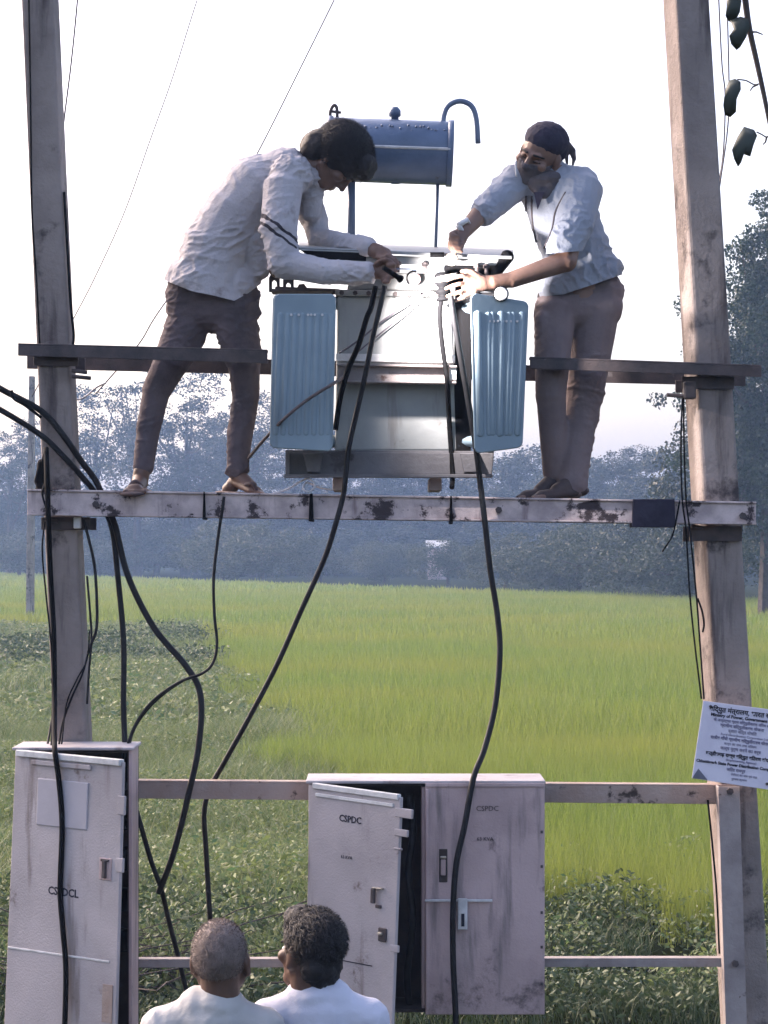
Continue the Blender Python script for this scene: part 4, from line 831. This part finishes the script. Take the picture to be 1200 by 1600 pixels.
def strands(name, m, parent, c, R, rad, n, ln, mask, seed=1, lift=.25, w=.0013):
    """short hair strips standing off a skull-shaped cap"""
    rnd = np.random.RandomState(seed); V = []; Fc = []; off = root_loc(parent)
    while len(V) < n*5:
        d = rnd.randn(3); d /= np.linalg.norm(d)
        if not mask(d): continue
        p = Vector((d[0]*rad[0], d[1]*rad[1], d[2]*rad[2])); nn = Vector((d[0]/rad[0], d[1]/rad[1], d[2]/rad[2])).normalized()
        t = Vector((d[0]*.4+rnd.randn()*.7, -.5+rnd.randn()*.7, -.6+rnd.randn()*.7)); t = (t-nn*t.dot(nn)).normalized(); l = ln*(.6+.8*rnd.rand())
        sd = nn.cross(t)*w
        a = p-nn*.004; k = p+(nn*lift*1.3+t*.4)*l*.5; e = p+(nn*lift+t)*l; i = len(V)
        for v in (a-sd, a+sd, k-sd*.8, k+sd*.8, e): V.append(Vector(c)+R@v-off)
        Fc += [(i, i+1, i+3), (i, i+3, i+2), (i+2, i+3, i+4)]
    o = npmesh(name, np.array([tuple(v) for v in V]), np.array(Fc), m, parent); return o

# ---- the bending man on the left
A = thing('person', 'man in a grubby pale long sleeved shirt and dark trousers bending over the transformer', 'person', P(300, 775, 9.0))
b = B()
Ra = frame((.42, -.06, -.90), (.85, -.05, .45)); hc = P(526, 252, 9.0)
q = head(b, hc, Ra, 1.04)
b.chain([P(452, 272, 9.03), P(495, 262, 9.02)], [.07, .06])
b.chain([P(335, 470, 9.10), P(345, 385, 9.09), P(400, 300, 9.06), P(450, 272, 9.04)], [.085, .105, .12, .10], ((0, 1, 0), 1.1))
# arms and hands
b.chain([P(432, 300, 8.89), P(436, 418, 8.84), P(572, 425, 8.77)], [.055, .045, .03]); b.chain([P(478, 300, 9.20), P(500, 375, 9.08), P(574, 386, 8.83)], [.055, .042, .028])
b.chain([P(566, 425, 8.775), P(585, 424, 8.765), P(600, 424, 8.76)], [.030, .033, .034], ((0, 1, 0), .75))
for i, (y0, xt, yt) in enumerate(((413, 617, 413), (421, 618, 422), (430, 616, 431), (438, 611, 439))): finger(b, P(598, y0, 8.745), P(xt-11, yt+2, 8.715), P(xt, yt, 8.735)-P(603, y0, 8.735)+Vector((0, -.012, 0)), .0105, .009)
finger(b, P(588, 412, 8.74), P(610, 408, 8.72), (0, -.01, .008), .011, .009)
b.chain([P(570, 386, 8.85), P(588, 392, 8.815), P(600, 398, 8.80)], [.029, .032, .032], ((0, 1, 0), .8))
for i, (y0, xt, yt) in enumerate(((388, 610, 395), (394, 615, 400), (400, 617, 406), (405, 615, 410))): finger(b, P(596, y0, 8.79), P(xt-6, yt+5, 8.76), P(xt, yt, 8.77)-P(600, y0, 8.77)+Vector((0, -.008, 0)), .010, .0085)
finger(b, P(590, 402, 8.785), P(612, 411, 8.765), (0, -.01, .004), .0105, .009)
# legs and bare feet
b.chain([P(296, 500, 9.12), P(270, 560, 9.11), P(244, 612, 9.10), P(232, 670, 9.07), P(221, 740, 9.02)], [.07, .058, .044, .04, .034]); b.chain([P(368, 500, 9.06), P(381, 560, 9.065), P(384, 618, 9.06), P(376, 680, 9.04), P(372, 738, 9.02)], [.07, .058, .044, .04, .034])
b.chain([P(221, 740, 9.02), P(218, 755, 9.02)], [.036, .036]); b.cone(P(220, 757, 9.06), P(210, 764, 8.86), .032, .034, ((0, 0, 1), .65)); b.cone(P(218, 752, 9.0), P(214, 762, 8.92), .032, .026)
for i, x in enumerate((196, 204, 211, 218, 226)): b.cone(P(x+2, 766, 8.86), P(x-1, 768+i % 2, 8.80+.008*i), .0115, .010)
b.cone(P(368, 752, 9.05), P(396, 766, 8.95), .033, .034, ((0, 0, 1), .6)); b.cone(P(372, 742, 9.02), P(392, 760, 8.97), .034, .026); b.cone(P(362, 760, 9.05), P(358, 764, 9.06), .03, .03)
for i in range(5): b.cone(P(398+i*1.5, 769-i*.5, 8.93+.013*i), P(413-i*1.5, 773-i*1.2, 8.88+.022*i), .0115, .0095)
body = organic('body', b, M['skin'], A, .0052, 3)
face_bits(body, q, Ra, 1.04, True)
# trousers
t = B(); t.cone(P(300, 480, 9.12), P(365, 482, 9.08), .108, .108); t.cone(P(302, 460, 9.11), P(366, 462, 9.08), .112, .106); t.cone(P(308, 440, 9.11), P(362, 444, 9.08), .112, .106)
t.chain([P(292, 510, 9.12), P(270, 560, 9.11), P(244, 612, 9.10), P(232, 670, 9.07), P(224, 728, 9.03)], [.100, .080, .060, .054, .047]); t.chain([P(369, 510, 9.07), P(381, 560, 9.065), P(384, 618, 9.06), P(376, 680, 9.04), P(371, 732, 9.02)], [.098, .078, .060, .054, .048])
organic('trousers', t, M['trouser_dark'], A, .006, 4, folds((8, 8, 20), .010, .003))
# shirt
s = B(); s.chain([P(330, 446, 9.10), P(340, 400, 9.095), P(370, 345, 9.08), P(404, 298, 9.06), P(446, 275, 9.04)], [.172, .162, .160, .148, .118], ((0, 1, 0), 1.02)); s.cone(P(398, 380, 9.02), P(404, 420, 9.04), .06, .05)
s.cone(P(302, 440, 9.10), P(366, 446, 9.08), .120, .115); s.cone(P(455, 275, 8.93), P(455, 275, 9.16), .09, .09)
s.chain([P(442, 300, 8.89), P(436, 355, 8.85), P(444, 412, 8.83)], [.088, .080, .066]); s.chain([P(444, 412, 8.83), P(505, 424, 8.80), P(560, 426, 8.778), P(572, 426, 8.772)], [.066, .056, .047, .045])
s.chain([P(472, 300, 9.18), P(492, 345, 9.12), P(498, 374, 9.07)], [.080, .060, .052]); s.chain([P(498, 372, 9.07), P(545, 382, 8.92), P(573, 386, 8.84)], [.050, .042, .040])
s.chain([P(480, 262, 9.03), P(490, 278, 9.0), P(486, 330, 9.04)], [.066, .05, .05])
s.chain([P(326, 450, 9.10), P(340, 478, 9.10)], [.174, .165], ((0, 1, 0), 1.02))
shirt = organic('shirt', s, M['shirt_grey'], A, .006, 4, folds((11, 8, 24), .0125, .004))
trim(shirt, (below([(200, 425), (257, 438), (300, 455), (335, 462), (366, 470), (388, 458), (412, 440), (430, 425)], lambda p: p.x < P(414, 0, 9).x and p.z < P(0, 405, 9).z and p.y > 8.90), (0, 0, -1)))
# two dark stripes round the near sleeve, printed in the cloth
sm = M['shirt_grey'].copy(); sm.name = 'striped_pale_cotton'; N = sm.node_tree.nodes; L = sm.node_tree.links; bs = N['Principled BSDF']
off = root_loc(A); p0 = P(398, 327, 8.8)-off; p1 = P(470, 379, 8.8)-off; dr_ = (p1-p0).normalized(); nr = Vector((-dr_.z, 0, dr_.x))
tc = N.new('ShaderNodeTexCoord'); sx = N.new('ShaderNodeSeparateXYZ'); L.new(tc.outputs['Object'], sx.inputs[0])
def vm(op, a, b_=None):
    x = N.new('ShaderNodeMath'); x.operation = op
    for i, v in enumerate((a, b_)):
        if v is None: continue
        if hasattr(v, 'links'): L.new(v, x.inputs[i])
        else: x.inputs[i].default_value = v
    return x.outputs[0]
def dotp(vx, vz, p): return vm('ADD', vm('MULTIPLY', vm('SUBTRACT', sx.outputs[0], p.x), vx), vm('MULTIPLY', vm('SUBTRACT', sx.outputs[2], p.z), vz))
wob = N.new('ShaderNodeTexNoise'); wob.inputs['Scale'].default_value = 22; L.new(tc.outputs['Object'], wob.inputs[0])
dd = vm('ADD', dotp(nr.x, nr.z, p0), vm('MULTIPLY', vm('SUBTRACT', wob.outputs[0], .5), .02)); al = dotp(dr_.x, dr_.z, p0)
band = vm('MAXIMUM', vm('LESS_THAN', vm('ABSOLUTE', vm('SUBTRACT', dd, .0)), .0065), vm('LESS_THAN', vm('ABSOLUTE', vm('SUBTRACT', dd, -.027)), .0055))
band = vm('MULTIPLY', band, vm('MULTIPLY', vm('GREATER_THAN', al, -.01), vm('MULTIPLY', vm('LESS_THAN', al, (p1-p0).length), vm('LESS_THAN', sx.outputs[1], 8.90-off.y))))
mx = N.new('ShaderNodeMix'); mx.data_type = 'RGBA'; L.new(band, mx.inputs[0]); src = bs.inputs['Base Color'].links[0].from_socket; L.new(src, mx.inputs[6]); mx.inputs[7].default_value = (.035, .03, .04, 1); L.new(mx.outputs[2], bs.inputs['Base Color'])
shirt.data.materials[0] = sm
# bushy hair
h = B(); h.ell(hc+Ra@Vector((0, -.025, .045)), (.112, .128, .110), Ra); h.ell(hc+Ra@Vector((0, .055, .085)), (.09, .07, .06), Ra); h.ell(hc+Ra@Vector((0, -.085, -.035)), (.09, .07, .085), Ra); h.ell(hc+Ra@Vector((0, .02, .03)), (.098, .07, .07), Ra)
hair = organic('hair', h, M['hair'], A, .007, 3, lambda p: .007*noise.noise(p*24)+.003*noise.noise(p*70))
strands('hair_strands', M['hair'], hair, hc+Ra@Vector((0, -.02, .045)), Ra, (.114, .130, .114), 6500, .038, lambda d: not (d[1] > .3 and d[2] < .15) and d[2] > -.75, 3, .16)['kind'] = 'stuff'
# flip-flops
for pts, st_ in (([(222, 768, 9.08), (206, 772, 8.80)], [(202, 760, 8.87), (211, 752, 8.88), (222, 760, 8.9)]), ([(352, 770, 9.06), (412, 776, 8.90)], [(384, 757, 8.94), (394, 756, 8.91), (402, 766, 8.92)])):
    a, e = P(*pts[0]), P(*pts[1]); sb = B(); sb.cone(a, e, .043, .050, ((0, 0, 1), .22)); sd_ = sb.build('sandal', M['sandal'], A, True)
    B().tube(spline(px(st_), 5), .008, 8).build('strap', M['sandal'], sd_, True)

# ---- the standing man on the right
D = thing('person', 'man in grey blue tee shirt, navy cap and cloth mask standing at the transformer', 'person', P(890, 780, 9.05))
b = B(); Rd = frame((-.50, -.80, -.30), (.40, -.36, 1)); hc = P(843, 243, 9.0)
q = head(b, hc, Rd, 1.02)
b.chain([P(862, 285, 9.05), P(850, 262, 9.03)], [.06, .055])
b.chain([P(902, 470, 9.09), P(896, 390, 9.09), P(874, 320, 9.08), P(864, 295, 9.06)], [.105, .11, .115, .11], ((0, 1, 0), .8))
b.chain([P(800, 288, 9.02), P(752, 332, 8.93), P(722, 365, 8.84)], [.055, .043, .030]); b.chain([P(908, 300, 9.0), P(884, 408, 8.86), P(800, 437, 8.80), P(772, 441, 8.78)], [.055, .046, .034, .030])
# raised fist on the spanner
b.chain([P(724, 362, 8.84), P(716, 374, 8.82), P(712, 382, 8.81)], [.030, .036, .034], ((0, 1, 0), .85))
for i, (x, y) in enumerate(((704, 366), (703, 374), (705, 382), (709, 389))): finger(b, P(x+8, y-4, 8.79), P(x+12, y+4, 8.765), P(x, y+1, 8.775)-P(x+9, y, 8.775)+Vector((0, -.012, 0)), .0105, .009)
finger(b, P(722, 380, 8.79), P(716, 390, 8.775), (.006, -.012, -.002), .0105, .009)
# near hand spread over the bushing
b.chain([P(776, 441, 8.78), P(752, 443, 8.77), P(734, 447, 8.765)], [.031, .036, .034], ((0, 1, 0), .62)); b.cone(P(740, 440, 8.765), P(740, 455, 8.765), .022, .022, ((0, 1, 0), .8))
for base, tip, bd in (((736, 433), (699, 438), (0, -.014, .008)), ((731, 443), (697, 451), (0, -.016, .004)), ((731, 453), (699, 463), (0, -.014, 0)), ((736, 461), (707, 471), (0, -.012, -.002))):
    finger(b, P(*base, 8.76), P(*tip, 8.76), bd, .0105, .0082)
finger(b, P(748, 430, 8.765), P(722, 424, 8.77), (0, -.010, .006), .0115, .009)
# legs, feet
b.chain([P(867, 495, 9.05), P(863, 560, 9.02), P(862, 615, 9.01), P(866, 690, 9.04), P(866, 745, 9.06)], [.065, .055, .046, .04, .036]); b.chain([P(928, 495, 9.11), P(920, 560, 9.11), P(914, 615, 9.10), P(901, 690, 9.06), P(897, 745, 9.03)], [.07, .06, .05, .042, .038])
b.cone(P(874, 768, 9.08), P(826, 774, 8.98), .031, .03, ((0, 0, 1), .6)); b.cone(P(863, 750, 9.06), P(842, 768, 9.02), .033, .024)
b.cone(P(906, 768, 9.02), P(850, 775, 8.93), .034, .033, ((0, 0, 1), .6)); b.cone(P(897, 750, 9.02), P(868, 768, 8.96), .036, .026)
for i in range(5): b.cone(P(826-i, 775, 8.96+.015*i), P(812+i*2, 778, 8.94+.016*i), .0105, .009); b.cone(P(850-i, 776, 8.90+.015*i), P(834+i*2, 778, 8.88+.016*i), .011, .0095)
body = organic('body', b, M['skin_light'], D, .0052, 3)
for seg in (((874, 768, 9.08), (826, 774, 8.98), (863, 752, 9.06), (846, 767, 9.02), (814, 778, 8.965)), ((906, 767, 9.02), (850, 774, 8.93), (898, 752, 9.02), (872, 767, 8.96), (838, 778, 8.91))):
    sh = B(); sh.cone(P(*seg[0]), P(*seg[1]), .039, .038, ((0, 0, 1), .62)); sh.cone(P(*seg[2]), P(*seg[3]), .040, .034); sh.cone(P(*seg[1]), P(*seg[4]), .038, .026, ((0, 0, 1), .55)); organic('shoe', sh, M['shoe'], D, .006, 3)
face_bits(body, q, Rd, 1.02, True)
t = B(); t.cone(P(874, 466, 9.11), P(938, 458, 9.12), .092, .095); t.cone(P(868, 486, 9.07), P(936, 480, 9.11), .090, .10)
t.chain([P(867, 495, 9.05), P(863, 560, 9.01), P(861, 615, 9.00), P(865, 690, 9.03), P(867, 736, 9.06)], [.092, .078, .069, .059, .054]); t.chain([P(930, 495, 9.11), P(921, 560, 9.12), P(914, 615, 9.11), P(901, 690, 9.06), P(896, 745, 9.03), P(894, 756, 9.02)], [.102, .091, .083, .068, .064, .066])
t.cone(P(850, 500, 9.0), P(850, 515, 9.0), .04, .04); t.cone(P(885, 478, 9.08), P(915, 474, 9.10), .09, .09)
organic('trousers', t, M['trouser_brown'], D, .006, 5, folds((8, 8, 15), .010, .002))
s = B(); s.chain([P(905, 440, 9.09), P(900, 395, 9.085), P(882, 340, 9.08), P(866, 305, 9.07)], [.158, .148, .150, .135], ((0, 1, 0), .85))
s.cone(P(870, 444, 9.06), P(940, 424, 9.09), .085, .085); s.cone(P(815, 282, 9.03), P(905, 290, 9.05), .075, .085); s.cone(P(855, 272, 9.06), P(862, 300, 9.06), .08, .1)
s.chain([P(805, 286, 9.02), P(778, 312, 8.97), P(758, 330, 8.935)], [.075, .068, .062]); s.chain([P(910, 302, 9.0), P(898, 350, 8.92), P(884, 384, 8.88)], [.088, .080, .078])
def tee(p):
    return folds((13, 9, 13), .014, .003)(p)
s.chain([P(906, 440, 9.09), P(908, 480, 9.09)], [.160, .150], ((0, 1, 0), .85)); s.chain([P(884, 384, 8.88), P(879, 410, 8.865)], [.078, .076])
shirt = organic('shirt', s, M['shirt_blue'], D, .006, 4, tee)
trim(shirt, (below([(800, 468), (842, 464), (880, 460), (920, 447), (975, 428), (1000, 420)], lambda p: p.z < P(0, 405, 9).z), (0, 0, -1)), (below([(820, 400), (852, 397), (895, 393), (940, 392)], lambda p: p.y < 8.935 and p.x < P(912, 0, 8.9).x and p.z > P(0, 470, 9).z), (0, 0, -1)))
from mathutils.bvhtree import BVHTree
def drape(o, seg, r, name, m, out=.001):
    """a thin strip of piping laid on the surface of a garment"""
    off = root_loc(o); bv = BVHTree.FromPolygons([v.co+off for v in o.data.vertices], [tuple(p.vertices) for p in o.data.polygons]); pts = []
    for p in spline([Vector((x, y, 0)) for x, y in seg], 10):
        d = P(p.x, p.y, 9)-Vector((0, 0, H)); h = bv.ray_cast(Vector((0, 0, H)), d.normalized())
        if h[0]: pts.append(h[0]+h[1]*out)
    if len(pts) > 2: B().tube(pts, r, 6).build(name, m, o, True)
drape(shirt, [(822, 306), (823, 340), (830, 380), (838, 410)], .0045, 'piping', M['scarf']); drape(shirt, [(831, 306), (832, 340), (838, 378), (845, 400)], .0045, 'piping', M['scarf'])
drape(shirt, [(884, 300), (868, 330), (862, 360), (850, 388)], .0035, 'piping', M['scarf'])
b = B(); b.add([P(834, 300, 8.93), P(851, 300, 8.93), P(840, 328, 8.93), P(834, 300, 8.945), P(851, 300, 8.945), P(840, 328, 8.945)], [(0, 1, 2), (5, 4, 3), (0, 3, 4, 1), (1, 4, 5, 2), (2, 5, 3, 0)]); b.build('undershirt', M['cap'], shirt)
# cap, knot, mask
cp = B(); cp.ell(hc+Rd@Vector((0, -.026, .064)), (.087, .104, .070), Rd); cp.ell(hc+Rd@Vector((0, -.062, .03)), (.084, .066, .075), Rd); cp.cone(hc+Rd@Vector((.02, -.10, .02)), hc+Rd@Vector((.02, -.112, .0)), .045, .03)
cap = organic('cap', cp, M['cap'], D, .005, 4, folds((22, 22, 22), .004))
b = B(); b.chain(px([(884, 226, 9.06), (894, 236, 9.07), (897, 248, 9.07), (894, 262, 9.07)]), [.022, .016, .010, .004]); b.cone(P(884, 232, 9.06), P(886, 256, 9.07), .014, .006); organic('knot', b, M['scarf'], cap, .004, 2)
mk = B(); lq = lambda x, y, z: hc+Rd@Vector((x, y, z))
mk.ell(lq(0, -.012, .026), (.082, .102, .095), Rd); mk.ell(lq(0, .030, -.030), (.072, .076, .086), Rd); mk.cone(lq(0, .088, .004), lq(0, .108, -.024), .017, .022); mk.cone(lq(-.024, .052, -.086), lq(.024, .052, -.086), .031, .031)
mk.cone(lq(0, .06, -.09), lq(0, .03, -.135), .045, .035); mk.cone(lq(-.03, .0, -.08), lq(.03, .0, -.08), .06, .06)
mask = organic('mask', mk, M['scarf'], D, .005, 3, folds((26, 14, 40), .006, .001))
Ri = Rd.transposed()
trim(mask, (lambda p: (Ri@(p-hc)).z+.012+.10*max(0, .03-(Ri@(p-hc)).y), Rd@Vector((0, 0, 1))), (lambda p: -.055-(Ri@(p-hc)).y, Rd@Vector((0, -1, 0))))
sol = mask.modifiers.new('cloth', 'SOLIDIFY'); sol.thickness = .003
mk = B(); mk.ell(P(846, 284, 9.03), (.088, .10, .046)); mk.cone(P(830, 282, 8.985), P(847, 303, 8.965), .040, .022); mk.cone(P(862, 282, 8.985), P(850, 303, 8.965), .042, .022)
organic('neck_cloth', mk, M['scarf'], D, .005, 5, folds((20, 12, 30), .010, .002))
b = B(); b.tube(spline(px([(806, 252, 8.92), (806, 262, 8.915), (807, 276, 8.91)]), 4), .004, 6); b.build('scarf_edge', M['white'], D, True)
B().tube([P(716, 352, 8.81), P(729, 344, 8.83), P(734, 352, 8.86), P(722, 362, 8.82), P(716, 352, 8.81)], .012, 8).build('wristband', M['white'], D, True)

# ---- onlookers in front, seen from behind
def onlooker(lb, hx, hy, Y, rs, skin, shirt_m, face, sh, hairf, slope=0):
    h0 = P(hx, hy, Y); o = thing('person', lb, 'person', (h0.x, Y, 0), None); R = frame(face, (0, .1, 1)); b = B(); q = head(b, h0, R, rs)
    nk = h0+Vector((0, -.015, -.13)); ch = Vector((sh[0], Y, h0.z-.42)); sx = sh[1]; zs = sh[2]
    b.chain([h0+Vector((0, -.02, -.05)), nk, Vector((sh[0], Y, zs-.02))], [.062, .062, .075]); b.chain([Vector((sh[0], Y, zs-.05)), ch, Vector((sh[0], Y, 1.0)), Vector((sh[0], Y, .92))], [.11, .14, .125, .13], ((0, 1, 0), .8))
    for k in (-1, 1):
        S_ = Vector((sh[0]+k*sx, Y, zs-.05)); E = S_+Vector((k*.05, .02, -.29)); Wp = E+Vector((-k*.01, .10, -.24)); b.chain([S_, E, Wp], [.052, .042, .028]); b.chain([Wp, Wp+Vector((0, .03, -.08))], [.03, .032], ((1, 0, 0), .6))
        for i in range(4): finger(b, Wp+Vector((0, .01+.018*i, -.09)), Wp+Vector((0, .02+.02*i, -.165+abs(i-1.4)*.01)), (-k*.012, 0, 0))
        finger(b, Wp+Vector((0, .045, -.05)), Wp+Vector((0, .075, -.10)), (0, .005, 0))
        b.chain([Vector((sh[0]+k*.09, Y, .92)), Vector((sh[0]+k*.10, Y+.02, .50)), Vector((sh[0]+k*.11, Y-.02, .09))], [.09, .058, .04]); b.cone(Vector((sh[0]+k*.11, Y-.03, .045)), Vector((sh[0]+k*.12, Y+.13, .035)), .042, .034)
    bd = organic('body', b, M[skin], o, .007, 3); face_bits(bd, q, R, rs)
    s = B(); s.chain([Vector((sh[0], Y, zs-.06)), Vector((sh[0], Y, zs-.30)), Vector((sh[0], Y, 1.05)), Vector((sh[0], Y, .88))], [.135, .165, .15, .165], ((0, 1, 0), .8))
    for k in (-1, 1):
        S_ = Vector((sh[0]+k*sx, Y, zs-.06+k*slope)); s.cone(Vector((sh[0]+k*.05, Y-.01, zs-.02)), S_, .072, .072); s.chain([S_, S_+Vector((k*.05, .02, -.27))], [.074, .066])
    s.cone(Vector((sh[0]-.03, Y-.01, zs+.0)), Vector((sh[0]+.03, Y-.01, zs+.0)), .078, .078); s.cone(Vector((sh[0]*.5+h0.x*.5, Y-.02, zs+.02)), Vector((sh[0]*.4+h0.x*.6, Y-.015, zs+.03)), .076, .066)
    organic('shirt', s, M[shirt_m], o, .008, 4, folds((10, 10, 7), .006, .003))
    b = B(); nr_ = [nk+Vector((math.cos(t)*.072, math.sin(t)*.066, -.022-.012*math.sin(t))) for t in [i*math.pi/8 for i in range(17)]]; b.tube(nr_, .007, 8); b.build('collar', M[shirt_m], o, True)
    t = B(); t.cone(Vector((sh[0]-.07, Y, .90)), Vector((sh[0]+.07, Y, .90)), .115, .115)
    for k in (-1, 1): t.chain([Vector((sh[0]+k*.085, Y, .86)), Vector((sh[0]+k*.10, Y+.01, .48)), Vector((sh[0]+k*.11, Y-.02, .10))], [.105, .078, .062])
    organic('trousers', t, M['trouser_dark'], o, .009, 4, folds((9, 9, 14), .006))
    for k in (-1, 1):
        sb = B(); sb.cone(Vector((sh[0]+k*.11, Y-.05, .02)), Vector((sh[0]+k*.12, Y+.16, .02)), .045, .05, ((0, 0, 1), .4)); sb.build('sandal', M['sandal'], o, True)
    hairf(o, h0, R, rs)
def crop(o, c, R, s):
    h = B(); h.ell(c+R@Vector((0, -.020, .034)), (.0765*s, .094*s, .091*s), R); hr = organic('hair', h, M['greyhair'], o, .006, 3, lambda p: .0022*noise.noise(p*60))
    strands('hair_strands', M['greyhair'], hr, c+R@Vector((0, -.020, .034)), R, (.0765*s, .094*s, .091*s), 3500, .009, lambda d: not (d[1] > .5 and d[2] < .4) and d[2] > -.75, 9, .55, .0009)['kind'] = 'stuff'
def mop(o, c, R, s):
    h = B(); h.ell(c+R@Vector((0, -.016, .050)), (.086*s, .106*s, .092*s), R); h.ell(c+R@Vector((0, -.062, -.02)), (.072*s, .05*s, .075*s), R); h.ell(c+R@Vector((0, .05, .095)), (.06*s, .06*s, .04*s), R)
    hr = organic('hair', h, M['hair'], o, .006, 3, lambda p: .006*noise.noise(p*45)+.004*noise.noise(p*90))
    strands('hair_strands', M['hair'], hr, c+R@Vector((0, -.016, .046)), R, (.088*s, .107*s, .095*s), 2600, .022, lambda d: not (d[1] > .35 and d[2] < .25) and d[2] > -.7, 5, .35)['kind'] = 'stuff'
onlooker('man with cropped grey hair and a cream shirt seen from behind at the lower left', 345, 1502, 6.6, 1.03, 'skin_dark', 'shirt_cream', (.12, 1, .05), (P(332, 0, 6.6).x, .145, P(0, 1578, 6.6).z), crop)
onlooker('dark haired man in a pale lilac shirt seen from behind beside the open cabinet door', 484, 1490, 6.7, 1.0, 'skin_dark', 'shirt_white', (-.62, .75, .08), (P(497, 0, 6.7).x, .145, P(0, 1564, 6.7).z), mop)

# ------------------------------------------------------------------ haze between the platform and the far trees
hz = B().box((0, 380, 15.5), (1100, 960, 33)).build('haze', M['black'], None, loc=(0, 380, -1))
m = bpy.data.materials.new('evening_haze'); m.use_nodes = True; t = m.node_tree; t.nodes.remove(t.nodes['Principled BSDF'])
pv = t.nodes.new('ShaderNodeVolumePrincipled'); pv.inputs['Color'].default_value = (.38, .60, 1.0, 1); pv.inputs['Density'].default_value = .0009; pv.inputs['Anisotropy'].default_value = .2
t.links.new(pv.outputs[0], t.nodes['Material Output'].inputs['Volume']); hz.data.materials[0] = m; hz['kind'] = 'stuff'; hz['label'] = 'thin blue evening haze over the paddy'
